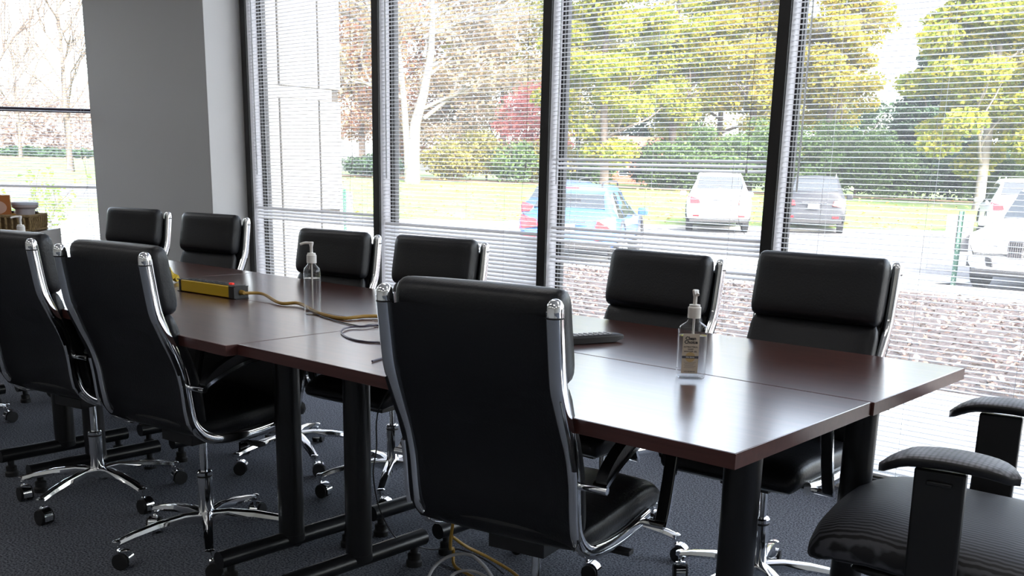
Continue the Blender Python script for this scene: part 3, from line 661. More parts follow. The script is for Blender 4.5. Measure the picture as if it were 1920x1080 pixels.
# ------------------------------------------------------------------ sideboard with basket at the corner window
def sideboard():
    a = onz(66, 436, .80); ex = Vector((CDX, CDY, 0)); ey = nin                     # ex along window to the left, ey to the room
    rz = math.atan2(CDY, CDX); A = Vector((a[0], a[1], 0)); W = 1.3; D = .46
    flip = 1 if (Matrix.Rotation(rz, 3, 'Z') @ Vector((0, 1, 0))).dot(ey) > 0 else -1      # local +y*flip = room side
    t = empty('sideboard', A, rz, 'dark brown sideboard with a white end panel below the corner window', 'sideboard')
    DK = woodmat('dark brown veneer', (.020, .008, .006), (.038, .016, .012), .4)
    def yy(d): return -flip * d
    MB().b6(.0, W, yy(0), yy(D), .05, .775).build('carcass', DK, t, bevel=.002)
    MB().b6(-.006, W + .006, yy(-.008), yy(D), .775, .80).build('top_board', DK, t, bevel=.002)
    MB().b6(-.012, -.0065, yy(.004), yy(D), .02, .802).build('end_panel', mat('white laminate', (.74, .73, .73), .5), t)
    for k in range(3): 
        d = MB().b6(.01 + k * W / 3, (k + 1) * W / 3 - .004, yy(-.018), yy(-.001), .08, .76).build('door', DK, t, bevel=.002)
        MB().b6((k + .85) * W / 3, (k + .85) * W / 3 + .012, yy(-.035), yy(-.018), .5, .62).build('handle', CHROME, d)
    MB().b6(.03, W - .03, yy(.05), yy(D - .05), 0, .05).build('plinth', BLKPL, t)
    R3 = Matrix.Rotation(rz, 3, 'Z')
    def P(x, d, z=.80): q = A + R3 @ Vector((x, yy(d), 0)); return (q.x, q.y, z)
    # wicker basket: woven ribs
    WK = mat('pale wicker', (.30, .21, .10), .75, var=.35, vscale=60); WK2 = mat('dark wicker', (.16, .10, .045), .8, var=.3, vscale=60)
    bk = empty('wicker_basket', P(.33, .20), rz, 'pale woven wicker basket full of snacks on the sideboard', 'basket')
    bw, bd, bh = .29, .155, .095
    MB().b6(-bw + .012, bw - .012, -bd + .012, bd - .012, .002, .012).b6(-bw + .008, bw - .008, -bd + .008, -bd + .014, .004, bh).b6(-bw + .008, bw - .008, bd - .014, bd - .008, .004, bh).b6(-bw + .008, -bw + .014, -bd, bd, .004, bh).b6(bw - .014, bw - .008, -bd, bd, .004, bh).build('liner', WK2, bk)
    rim = [(-bw, -bd, bh), (bw, -bd, bh), (bw, bd, bh), (-bw, bd, bh), (-bw, -bd, bh)]
    MB().tube(rim, .010, 8).build('rim', WK, bk); MB().tube([(a_, b_, .008) for a_, b_, _ in rim], .007, 8).build('bottom_hoop', WK, bk)
    def stake(x, y): MB().tube([(x * .97, y * .97, .004), (x, y, bh * .5), (x * 1.0, y * 1.0, bh)], .0085, 6).build('stake', WK, bk)
    for k in range(17):
        x = -bw + 2 * bw * k / 16
        for s in (-1, 1): stake(x, s * bd)
    for k in range(1, 9):
        y = -bd + 2 * bd * k / 9
        for s in (-1, 1): stake(s * bw, y)
    # tub with a lid, resting in the basket
    tb_ = empty('plastic_tub', P(.115, .20, .835), 0, 'pale plastic tub with a white lid standing in the wicker basket', 'tub')
    MB().lathe([(0, .0), (.050, 0), (.055, .06), (.060, .112)], seg=28).build('tub_body', mat('pale lilac plastic', (.55, .52, .54), .4), tb_)
    MB().lathe([(.062, .100), (.078, .112), (.078, .128), (.072, .130)], seg=28).build('tub_band', mat('pinkish grey band', (.48, .42, .42), .5), tb_)
    MB().lathe([(.080, .127), (.082, .132), (.080, .142), (.070, .146), (0, .146)], seg=28).build('tub_lid', mat('pale blue white lid', (.66, .72, .82), .4), tb_)
    OBX = mat('orange brown carton', (.42, .14, .035), .55)
    sb = empty('snack_carton', P(.245, .10, .812), rz + .25, 'orange snack carton with an oval pink emblem at the left edge', 'carton')
    MB().b6(-.075, .075, -.03, .03, 0, .21).build('carton_body', OBX, sb, bevel=.002)
    MB().lathe([(.055, -.0305), (.055, -.0315)], (-.0, 0, .135), 24, axis='Y', sy=.75).lathe([(.055, .0305), (.055, .0315)], (-.0, 0, .135), 24, axis='Y', sy=.75).build('emblem', mat('pink cream print', (.62, .40, .32), .6), sb)
    MB().b6(-.076, .076, -.0308, .0308, 0, .05).build('lower_panel', mat('red brown print', (.28, .055, .02), .55), sb)
    pk = MB().b6(-.045, .045, -.012, .012, 0, .085).build('snack_packet', mat('amber packet', (.62, .33, .03), .4), None, P(.245, .285, .815), rz + .1, bevel=.005); tag(pk, 'amber yellow packet leaning in the front of the wicker basket', 'packet')
    pk2 = MB().b6(-.05, .05, -.006, .006, 0, .10).build('white_pouch', WHITEPL, None, P(.165, .28, .815), rz - .15, bevel=.004); tag(pk2, 'white pouch standing behind the pump bottle in the basket', 'pouch')
    tr = MB().b6(-.10, .10, -.025, .025, 0, .012).build('black_tray', BLKPL, None, P(.185, .33, .905), rz, bevel=.003); tag(tr, 'thin black tray lying across the basket rim', 'tray')
    gl = MB().lathe([(.020, 0), (.026, .075), (.024, .075), (.019, .003), (0, .003)], seg=18).build('small_glass', CLEARPL, None, P(.062, .12, .813)); tag(gl, 'small clear cup at the right end of the wicker basket', 'cup')
sideboard()

# ------------------------------------------------------------------ outdoors: ground
def groundmat(name, cols, scale, rough=.9, bump=.3, bs=None, det=8):
    m = bpy.data.materials.new(name); m.use_nodes = True; n = m.node_tree.nodes; l = m.node_tree.links; p = n['Principled BSDF']
    tc = n.new('ShaderNodeTexCoord'); nz = n.new('ShaderNodeTexNoise'); nz.inputs['Scale'].default_value = scale; nz.inputs['Detail'].default_value = det; nz.inputs['Roughness'].default_value = .65
    l.new(tc.outputs['Object'], nz.inputs[0]); cr = n.new('ShaderNodeValToRGB'); l.new(nz.outputs['Fac'], cr.inputs[0]); e = cr.color_ramp.elements
    while len(e) < len(cols): e.new(.5)
    for i, c in enumerate(cols): e[i].position = .32 + .36 * i / max(1, len(cols) - 1); e[i].color = (*c, 1)
    l.new(cr.outputs[0], p.inputs['Base Color']); p.inputs['Roughness'].default_value = rough; p.inputs['Specular IOR Level'].default_value = .2
    b = n.new('ShaderNodeBump'); b.inputs['Strength'].default_value = bump; b.inputs['Distance'].default_value = .03; l.new(nz.outputs['Fac'], b.inputs['Height']); l.new(b.outputs[0], p.inputs['Normal'])
    return m
ASPH = groundmat('grey asphalt', [(.075, .075, .08), (.12, .12, .125)], 3)
CONC = groundmat('pale concrete', [(.30, .295, .28), (.36, .355, .34)], 2.5, bump=.1)
MULCH = groundmat('brown mulch', [(.022, .017, .016), (.055, .043, .042), (.10, .082, .078)], 16, bump=.8)
GRASS = groundmat('autumn lawn', [(.075, .125, .03), (.105, .155, .045), (.16, .165, .075)], .55, bump=.4)
SOIL = groundmat('leaf covered soil', [(.10, .07, .045), (.20, .14, .09)], 3)
LINE = mat('white road paint', (.75, .75, .73), .7)
def uvgrid(us, vs, zf, name, m, kind='structure'):
    V = np.array([[*uv(u, v), zf(u, v)] for u in us for v in vs]); k = len(vs)
    F = np.array([[i * k + j, i * k + j + 1, (i + 1) * k + j + 1, (i + 1) * k + j] for i in range(len(us) - 1) for j in range(k - 1)])
    o = link(name, fastmesh(name, V, F, m)); o['kind'] = kind; o.data.polygons.foreach_set('use_smooth', [True] * len(F)); return o
def smooth01(t): t = min(1, max(0, t)); return t * t * (3 - 2 * t)
U0 = 32.0
def lawn_z(u, v): return -.36 + smooth01((u - U0) / 15) * (1.04 - .020 * max(-10, min(24, v)))
tag(MB().b6(-70, 60, 15.0, 120, GZ - .3, GZ).b6(-150, -9.9, -60, 15, GZ - .3, GZ).b6(-9.9, 60, 4.05, 15, GZ - .3, GZ - .02).build('ground_parking_lot', ASPH), kind='structure')
tag(MB().b6(-9.5, 40, 4.05, 7.0, GZ, -.155).build('ground_walkway', CONC), kind='structure')
def mulch_z(y): return -.16 - .20 * smooth01((y - 7.0) / 8.2) + .05 * math.sin((y - 7) * .5)
V = []; F = []; nx, ny = 61, 25
for j in range(ny):
    for i in range(nx):
        x = -13 + 43 * i / (nx - 1); y = 7.0 + 8.3 * j / (ny - 1); V.append((x, y, mulch_z(y) + random.uniform(-.012, .012)))
for j in range(ny - 1):
    for i in range(nx - 1): F.append((j * nx + i, j * nx + i + 1, (j + 1) * nx + i + 1, (j + 1) * nx + i))
tag(link('ground_mulch_bed', fastmesh('mulch', np.array(V), np.array(F), MULCH)), kind='structure')
tag(MB().b6(-24, 40, 15.28, 15.45, GZ, -.26).build('kerb_front', CONC), kind='structure')
lw = uvgrid(np.r_[np.linspace(U0, U0 + 16, 12), np.linspace(U0 + 18, 130, 10)], np.linspace(-14, 80, 20), lawn_z, 'ground_lawn', GRASS)
V = [(*uv(U0 + a, b), z) for a, z in ((-.25, GZ), (-.25, -.30), (0, -.30), (0, -.36)) for b in (-16, 80)]
F = [(0, 1, 3, 2), (2, 3, 5, 4), (4, 5, 7, 6)]
tag(MB().add(V, F).build('kerb_lawn', CONC, smooth=False), kind='structure')
uvgrid(np.linspace(U0 + 13.5, U0 + 19, 4), np.linspace(-14, 60, 20), lambda u, v: lawn_z(u, v) + .03, 'ground_planting_bed', SOIL)
# parking bay lines
for k, v in enumerate((-9.5, -6.7, -3.9, -1.1, 1.7, 4.5, 7.35, 10.2, 13.0, 15.8, 18.6)):
    a = uv(U0 - 5.6, v); b = uv(U0 - .4, v); d = b - a; ang_ = math.atan2(d[1], d[0])
    tag(MB().box(((a[0] + b[0]) / 2, (a[1] + b[1]) / 2, GZ + .004), (5.2, .12, .006), rz=ang_).build('bay_line', LINE), kind='structure')
# ground seen through the corner window: direction LD, cross LC
LD = np.array([-.9116, .4111]); LC = np.array([.4111, .9116])
def lgrid(d0, d1, z0, z1, name, m, w0=-60, w1=14):
    V = [(*(LD * d + LC * c), z) for d, z in ((d0, z0), (d1, z1)) for c in (w0, w1)]
    tag(MB().add(V, [(0, 1, 3, 2)]).build(name, m, smooth=False), kind='structure')
lgrid(36, 46, -.36, -.22, 'ground_verge', GRASS); lgrid(46, 60, -.22, .02, 'ground_road', ASPH); lgrid(60, 84, .02, 1.35, 'ground_far_lawn', GRASS); lgrid(84, 160, 1.35, 3.0, 'ground_far_field', SOIL)
lgrid(12, 36, -.37, -.365, 'ground_drive', CONC)
# leaf litter and chips on the mulch
def cards(n, pos, size, tilt, asp=1.6, rng=RNG, fold=.25):
    """n small folded leaf cards: two triangles pairs sharing a mid rib -> 2 quads folded"""
    a = rng.uniform(0, 2 * PI, n); s = size
    ax = np.stack([np.cos(a), np.sin(a), rng.normal(0, tilt, n)], 1); ax /= np.linalg.norm(ax, axis=1)[:, None]
    up = np.stack([rng.normal(0, tilt, n), rng.normal(0, tilt, n), np.ones(n)], 1)
    sd = np.cross(up, ax); sd /= np.linalg.norm(sd, axis=1)[:, None]; nn = np.cross(ax, sd)
    s = s[:, None]
    p0 = pos - ax * s * asp / 2; p1 = pos + ax * s * asp / 2
    q0 = pos - sd * s / 2 + nn * s * fold; q1 = pos + sd * s / 2 + nn * s * fold
    V = np.stack([p0, q0, p1, q1], 1).reshape(-1, 3)
    F = np.arange(n)[:, None] * 4 + np.array([[0, 3, 2, 1]])
    return V, F
n = 13000; yy_ = 7.05 + 8.1 * RNG.random(n) ** 1.2; xx_ = RNG.uniform(-14, 1.5, n) * (.55 + .06 * yy_)
zz_ = np.array([mulch_z(y) for y in yy_]) + RNG.uniform(.008, .04, n)
V, F = cards(n, np.stack([xx_, yy_, zz_], 1), RNG.uniform(.022, .058, n), .35)
LITTER = leafmat('fallen leaves', [(.05, .032, .028), (.13, .09, .07), (.24, .18, .14), (.08, .055, .048), (.32, .26, .22), (.18, .08, .07)], .15)
o = tag(link('leaf_litter', fastmesh('leaf_litter', V, F, LITTER)), 'pale dry leaves scattered over the mulch bed outside', 'leaves', kind='stuff')
n = 1500
tt = RNG.random(n); uu_ = U0 + 1 + 13 * tt ** 1.3; vv_ = RNG.uniform(-12, 40, n)
pos = np.array([[*uv(a, b), lawn_z(a, b) + .05] for a, b in zip(uu_, vv_)])
V, F = cards(n, pos, RNG.uniform(.06, .14, n), .3)
tag(link('lawn_leaves', fastmesh('lawn_leaves', V, F, leafmat('yellow fallen leaves', [(.50, .36, .08), (.42, .26, .10), (.55, .45, .15)], .2))), 'yellow fallen leaves scattered on the lawn', 'leaves', kind='stuff')

# ------------------------------------------------------------------ the building's stone wing outside the first window
STONE = groundmat('pale precast stone', [(.36, .34, .31), (.42, .40, .365)], 4, bump=.05)
SEALANT = mat('tan joint sealant', (.13, .11, .085), .8)
sw = empty('wall_stone_wing', (0, 0, 0), kind='structure')
FX = -5.87; FY0, FY1, FYM = 4.05, 4.79, 4.60
MB().b6(-7.2, FX - .02, FY0, FY1 - .012, GZ, 4.6).build('core', SEALANT, sw)
zc = [GZ, .935, 1.80, 1.875, 3.2, 4.6]
for (za, zb) in ((GZ, .925), (.94, 1.68), (1.76, 1.80 + .8), (2.62, 4.6)):
    for (ya, yb) in ((FY0, 4.262), (4.275, FYM - .006), (FYM + .006, FY1)):
        if za == .94 and False: continue
        MB().b6(FX - .06, FX, ya, yb, za, zb).build('stone_panel', STONE, sw, bevel=.006)
MB().b6(FX - .06, FX - .008, FY0, FY1 - .07, 1.68, 1.76).build('stone_band', STONE, sw, bevel=.006)
MB().b6(-7.2, FX - .06, FY1 - .012, FY1, GZ, 4.6).build('end_face', STONE, sw)
tag(MB().b6(-9.9, 4, 3.95, 4.13, CZ + .02, 4.7).b6(PX1 - .2, PX1 + .035, 4.0, 4.14, -.4, CZ + .1).build('wall_parapet', STONE), kind='structure')

# ------------------------------------------------------------------ cars
CGL = mat('dark car glass', (.02, .025, .03), .06, spec=.8); TYRE = mat('tyre rubber', (.015, .015, .016), .8); RIM = mat('alloy rim', (.5, .5, .52), .25, .9)
TRIM = mat('black body cladding', (.02, .02, .022), .6); REDL = mat('red tail lamp', (.55, .01, .015), .25, coat=.5); PLATE = mat('white number plate', (.55, .55, .54), .5); HLAMP = mat('headlamp glass', (.55, .57, .6), .1, spec=.8); CHR = mat('car chrome', (.7, .7, .72), .15, 1)
def car(name, loc, rz, paint, L, W, H, label, group, style='suv', lamps='rear'):
    t = empty(name, loc, rz, label, 'car', group)
    h = W / 2; zb = .30; belt = .92 * H / 1.65; k = H / 1.65
    if style == 'suv': S = [(-.500, .86, .78, .52, .70), (-.492, .93, .98, .60, .76), (-.470, .97, 1.0, 1.04 / k / 1, .80), (-.455, .98, 1.0, 1.20, .77), (-.400, .99, 1.0, 1.56, .70), (-.360, 1.0, 1.0, 1.62, .70), (-.12, 1.0, 1.0, 1.65, .71), (.08, 1.0, 1.0, 1.60, .70), (.125, 1.0, 1.0, 1.50, .71), (.235, 1.0, 1.0, 1.08, .78), (.28, .99, 1.0, 1.02, .84), (.43, .96, .98, .92, .80), (.478, .90, .92, .82, .72), (.500, .78, .80, .62, .60)]
    else: S = [(-.500, .84, .72, .50, .68), (-.49, .92, .90, .62, .74), (-.468, .97, 1.0, .98, .78), (-.44, .98, 1.0, 1.16, .74), (-.36, 1.0, 1.0, 1.46, .68), (-.30, 1.0, 1.0, 1.56, .67), (-.10, 1.0, 1.0, 1.65, .68), (.05, 1.0, 1.0, 1.58, .67), (.09, 1.0, 1.0, 1.50, .68), (.22, 1.0, 1.0, 1.02, .78), (.27, .99, 1.0, .98, .84), (.42, .95, .97, .88, .78), (.475, .88, .90, .78, .70), (.500, .76, .78, .58, .58)]
    V = []; K = 14; ring = []
    for (f, wl, wb, zt, wr) in S:
        y = f * L; zt_ = zt * k; bl = min(belt, zt_ - .05)
        half = [(0, zb + (.04 if abs(f) > .48 else 0)), (wl * h * .86, zb), (wl * h * .98, zb + .14), (wl * h, zb + .30), (wb * h * .985, bl), (wr * h * 1.06, bl + (zt_ - bl) * .72) if zt_ > belt + .1 else (wb * h * .93, bl + (zt_ - bl) * .5), (wr * h * .93 if zt_ > belt + .1 else wb * h * .80, zt_ - .015), (0, zt_ + .012)]
        pts = half + [(-a, b) for a, b in half[-2:0:-1]]
        V += [(a, y, b) for a, b in pts]; K = len(pts)
    F = [(i * K + j, i * K + (j + 1) % K, (i + 1) * K + (j + 1) % K, (i + 1) * K + j) for i in range(len(S) - 1) for j in range(K)] + [tuple(range(K))[::-1], tuple((len(S) - 1) * K + j for j in range(K))]
    MB().add(V, F).build('body', paint, t, ang=50)
    def stn(y):
        f = y / L
        for a, b in zip(S, S[1:]):
            if a[0] <= f <= b[0]:
                q = (f - a[0]) / (b[0] - a[0]); return [a[i] + (b[i] - a[i]) * q for i in range(5)]
        return list(S[0])
    def panel(name, q, out, m, th=.012, parent=None):
        n_ = (Vector(q[1]) - Vector(q[0])).cross(Vector(q[-1]) - Vector(q[0])).normalized()
        if n_.dot(Vector(out)) < 0: n_ = -n_
        A = [Vector(p) + n_ * th for p in q]; B = [Vector(p) - n_ * .03 for p in q]; c = len(q)
        return MB().add(A + B, [tuple(range(c)), tuple(range(c, 2 * c))[::-1]] + [(i, (i + 1) % c, c + (i + 1) % c, c + i) for i in range(c)]).build(name, m, parent or t, smooth=False)
    # rear window, windscreen
    ya, yb = (S[3][0] + .004) * L, (S[4][0] - .002) * L; za, zc_ = S[3][3] * k, S[4][3] * k
    yb2 = ya + (yb - ya) * .93; zc2 = za + (zc_ - za) * .93
    panel('rear_window', [(-h * .72, ya, za), (h * .72, ya, za), (h * .64, yb2, zc2), (-h * .64, yb2, zc2)], (0, -1, .3), CGL, .02)
    ya, yb = (S[9][0] - .006) * L, S[8][0] * L; za, zc_ = S[9][3] * k + .02, S[8][3] * k
    panel('windscreen', [(-h * .74, ya, za), (h * .74, ya, za), (h * .66, yb, zc_), (-h * .66, yb, zc_)], (0, 1, .5), CGL, .02)
    for s in (-1, 1):
        for (f0, f1) in ((-.37, -.215), (-.20, -.03), (-.015, .155)):
            q = []
            for f, top in ((f0, 0), (f1, 0), (f1, 1), (f0, 1)):
                st = stn(f * L); zt_ = st[3] * k
                if f > .12 and top: st = stn(.09 * L); zt_ = st[3] * k; f = .075
                if f < -.35 and top: f = f + .03
                bl = belt + .03; zz = bl if not top else bl + (zt_ - bl) * .80
                xx = h * (.985 - (.985 - st[4] * 1.06) * ((zz - belt) / max(.05, (belt + (zt_ - belt) * .72) - belt)))
                q.append((s * xx, f * L, zz))
            panel('side_window', q, (s, 0, .2), CGL, .008)
        for f in (-.295, .305):
            w_ = MB().lathe([(.0, -.09), (.33, -.10), (.355, -.08), (.355, .08), (.33, .10), (.235, .10), (.225, .085), (0, .085)], (s * (h - .12), f * L, .355), 24, axis='X') if s > 0 else MB().lathe([(.0, .09), (.33, .10), (.355, .08), (.355, -.08), (.33, -.10), (.235, -.10), (.225, -.085), (0, -.085)], (s * (h - .12), f * L, .355), 24, axis='X')
            wl_ = w_.build('wheel', TYRE, t)
            MB().lathe([(.225, s * .086), (.20, s * .100), (.06, s * .095), (0, s * .098)], (s * (h - .12), f * L, .355), 20, axis='X').build('rim', RIM, wl_)
            arch = MB(); N = 14; pts = [(s * (h - .012), f * L + .41 * math.cos(PI * i / N), .355 + .41 * math.sin(PI * i / N)) for i in range(N + 1)]
            arch.tube(pts, (.035, .03), 6, up=(1, 0, 0)).build('wheel_arch', TRIM, t)
        m_ = MB().box((s * (h + .11), .165 * L, belt + .10), (.20, .10, .15)).build('door_mirror', paint, t, bevel=.03)
        MB().tube([(s * h * .88, -.36 * L, H + .03), (s * h * .60, -.36 * L, H + .035)] if False else spline([(s * h * .60, -.37 * L, 1.60 * k), (s * h * .60, -.33 * L, H + .045), (s * h * .60, 0, H + .055), (s * h * .60, .06 * L, 1.62 * k)], 4), .018, 6).build('roof_rail', CHR if style == 'suv' else TRIM, t)
        # lamps
        z_ = belt - .02
        panel('tail_lamp', [(s * h * .97, -.470 * L, z_ - .16), (s * h * .58, -.4905 * L, z_ - .10), (s * h * .62, -.486 * L, z_ + .03), (s * h * .95, -.458 * L, z_ + .10)], (s * .3, -1, 0), REDL, .03)
        panel('head_lamp', [(s * h * .90, .462 * L, .80 * k), (s * h * .42, .493 * L, .70 * k), (s * h * .42, .490 * L, .78 * k), (s * h * .86, .452 * L, .90 * k)], (s * .3, 1, .2), HLAMP, .03)
        panel('reflector', [(s * h * .86, -.494 * L, .46), (s * h * .60, -.501 * L, .46), (s * h * .60, -.501 * L, .51), (s * h * .86, -.494 * L, .51)], (0, -1, 0), REDL, .02)
        panel('air_intake', [(s * h * .84, .480 * L, .42), (s * h * .46, .503 * L, .40), (s * h * .50, .503 * L, .52), (s * h * .84, .480 * L, .60)], (s * .3, 1, 0), TRIM, .015)
    # bumper cladding, plate, wiper, grille
    MB().b6(-h * .90, h * .90, -.508 * L, -.47 * L, .30, .43).build('rear_skirt', TRIM, t, bevel=.02)
    MB().b6(-h * .80, h * .80, .47 * L, .508 * L, .26, .36).build('front_skirt', TRIM, t, bevel=.02)
    MB().b6(-.16, .16, -.506 * L, -.494 * L, .72 * k, .86 * k).build('number_plate', PLATE, t)
    MB().b6(-.35, .35, -.499 * L, -.492 * L, .885 * k, .91 * k).build('tailgate_trim', CHR, t)
    MB().b6(-.14, .14, -.398 * L, -.385 * L, 1.565 * k, 1.585 * k).build('brake_light', REDL, t)
    for s in (-1, 1):
        g = MB().b6(s * .035, s * .26, .488 * L, .500 * L, .54 * k, .80 * k).build('grille', TRIM, t, bevel=.02)
        for q in range(7): MB().b6(s * (.052 + q * .030) - .006, s * (.052 + q * .030) + .006, .499 * L, .506 * L, .55 * k, .79 * k).build('grille_bar', CHR, g)
    MB().lathe([(.045, .488 * L), (.045, .494 * L)], (0, 0, .86 * k), 16, axis='Y').build('emblem', CHR, t)
    return t
WHITEP = mat('white car paint', (.50, .50, .505), .3, coat=.3); GREYP = mat('dark grey car paint', (.022, .024, .030), .4, 0, spec=.25); BLUEP = mat('blue car paint', (.02, .065, .20), .35, 0, coat=.25); NAVYP = mat('navy car paint', (.018, .04, .10), .35, 0, coat=.25)
HA = math.atan2(FWD[1], FWD[0]) - PI / 2      # heading straight away from the camera
def gpos(px, py): q = onz(px, py, GZ); return q
def park(px, py, rz, L): # pixel of the middle of the car's nearest end on the ground
    q = gpos(px, py); d = Vector((-math.sin(rz), math.cos(rz), 0)); return (q[0] + d.x * L / 2, q[1] + d.y * L / 2, GZ)
a = HA - math.radians(9); car('suv_car', park(1345, 437, a, 4.6), a, WHITEP, 4.6, 1.86, 1.70, 'white sport utility car parked rear towards us by the lawn', 'parked cars', 'suv')
a = HA - math.radians(17); car('suv_car', park(1521, 438, a, 4.5), a, GREYP, 4.5, 1.84, 1.68, 'dark grey sport utility car parked rear towards us behind the last mullion', 'parked cars', 'suv')
a = HA - math.radians(14); car('hatchback_car', park(1058, 498, a, 4.3), a, BLUEP, 4.3, 1.80, 1.42, 'blue hatchback with a red tail lamp nearest behind the third blind', 'parked cars', 'hatch')
a = HA - math.radians(14); car('hatchback_car', park(1036, 446, a, 4.3), a, NAVYP, 4.3, 1.78, 1.42, 'navy car farther off, showing above the blue hatchback roof', 'parked cars', 'hatch')
a = HA + PI - math.radians(40)
q = onz(1912, 556, GZ); d = Vector((-math.sin(a), math.cos(a), 0)); L = 4.5
car('suv_car', (q[0] - d.x * L / 2, q[1] - d.y * L / 2, GZ), a, WHITEP, 4.5, 1.86, 1.62, 'white car facing us with a barred grille at the right edge', 'parked cars', 'suv')
a = HA - math.radians(20); car('suv_car', park(1915, 452, a, 4.7), a, WHITEP, 4.7, 1.88, 1.72, 'farther white car behind the one with the barred grille', 'parked cars', 'suv')
# sign posts
def signpost(px, py, hgt, sw_, sh, label, rz):
    q = onz(px, py, GZ); t = empty('sign_post', (q[0], q[1], GZ), rz, label, 'sign', 'steel post signs in the parking lot')
    GP = mat('green channel steel', (.03, .10, .07), .5)
    pst = MB().b6(-.035, .035, -.004, .004, 0, hgt).b6(-.035, -.028, -.03, 0, 0, hgt).b6(.028, .035, -.03, 0, 0, hgt).build('post', GP, t)
    for k in range(int(hgt / .075)): MB().b6(-.006, .006, -.0055, -.0038, .05 + k * .075, .066 + k * .075).build('bolt_hole', PLATE, pst)
    MB().b6(-sw_ / 2, sw_ / 2, .006, .010, hgt - sh - .05, hgt - .05).build('sign_plate', mat('grey sign back', (.15, .145, .15), .6), t)
signpost(1785, 541, 1.18, .42, .56, 'green steel post with a square sign seen from behind at right', HA)
signpost(648, 440, 1.1, .46, .62, 'small sign on a green post beside the stone wing', HA - .5)

# ------------------------------------------------------------------ trees and shrubs
def branches(mb, p, d, r, L, depth, tips, rg, spread=.55, nb=3, up=.12, gnarl=.12):
    pts = [Vector(p)]; dd = Vector(d).normalized(); k = 4
    for i in range(k):
        dd = (dd + Vector((rg.gauss(0, gnarl), rg.gauss(0, gnarl), rg.gauss(0, gnarl * .6) + up * .3))).normalized(); pts.append(pts[-1] + dd * L / k)
    mb.tube(pts, 1, 7 if r > .06 else 5, scales=[r * (1 - .45 * i / k) for i in range(k + 1)], caps=False)
    tips += [tuple(q) for q in pts[2:]]
    if depth == 0: return
    for j in range(nb):
        q = pts[rg.randint(2, k)]; a = rg.uniform(0, 2 * PI); s = rg.uniform(.7, 1.25) * spread
        perp = dd.orthogonal().normalized(); perp = Matrix.Rotation(a, 3, dd) @ perp
        branches(mb, q, (dd + perp * s * 1.5 + Vector((0, 0, up))), r * .55, L * rg.uniform(.6, .8), depth - 1, tips, rg, spread, nb, up, gnarl)
def blobleaves(n, centres, rad, size, flat=.8, rng=RNG):
    c = centres[rng.integers(0, len(centres), n)]; d = rng.normal(0, 1, (n, 3)); d /= np.linalg.norm(d, axis=1)[:, None]
    rr = (rng.random(n) ** .45)[:, None]; pos = c + d * rr * np.asarray(rad) ; return cards(n, pos, rng.uniform(size * .6, size * 1.3, n), .8, 1.25)
BARK = groundmat('grey brown bark', [(.07, .055, .045), (.16, .13, .11)], 6, bump=.6); PBARK = groundmat('pale sycamore bark', [(.12, .108, .092), (.21, .19, .165)], 2.2, bump=.3); DBARK = groundmat('dark bark', [(.035, .028, .024), (.08, .065, .055)], 6, bump=.6)
LM = dict(
    yg=leafmat('yellow green leaves', [(.10, .15, .02), (.22, .27, .03), (.34, .34, .04), (.46, .38, .04), (.14, .20, .03)]),
    gold=leafmat('golden autumn leaves', [(.16, .20, .03), (.36, .32, .04), (.46, .34, .05), (.24, .26, .04), (.42, .29, .04)]),
    dark=leafmat('dark evergreen leaves', [(.015, .035, .018), (.03, .065, .03), (.05, .09, .04), (.025, .05, .028)], .2),
    hedge=leafmat('hedge green leaves', [(.035, .075, .022), (.07, .13, .035), (.11, .17, .05), (.05, .09, .03)], .3),
    rust=leafmat('rusty pink leaves', [(.24, .12, .08), (.38, .20, .13), (.44, .30, .18), (.26, .22, .10), (.42, .16, .12)]),
    tan=leafmat('pale tan leaves', [(.26, .21, .15), (.32, .265, .18), (.22, .18, .10), (.30, .20, .12), (.36, .31, .25)]),
    red=leafmat('pink red leaves', [(.50, .14, .14), (.60, .24, .22), (.40, .10, .10), (.46, .24, .14)]),
    olive=leafmat('olive leaves', [(.14, .15, .04), (.24, .23, .06), (.32, .28, .08), (.18, .14, .06)]),
    haze=leafmat('hazy brown twigs', [(.42, .34, .30), (.50, .42, .37), (.38, .30, .27)], .3))
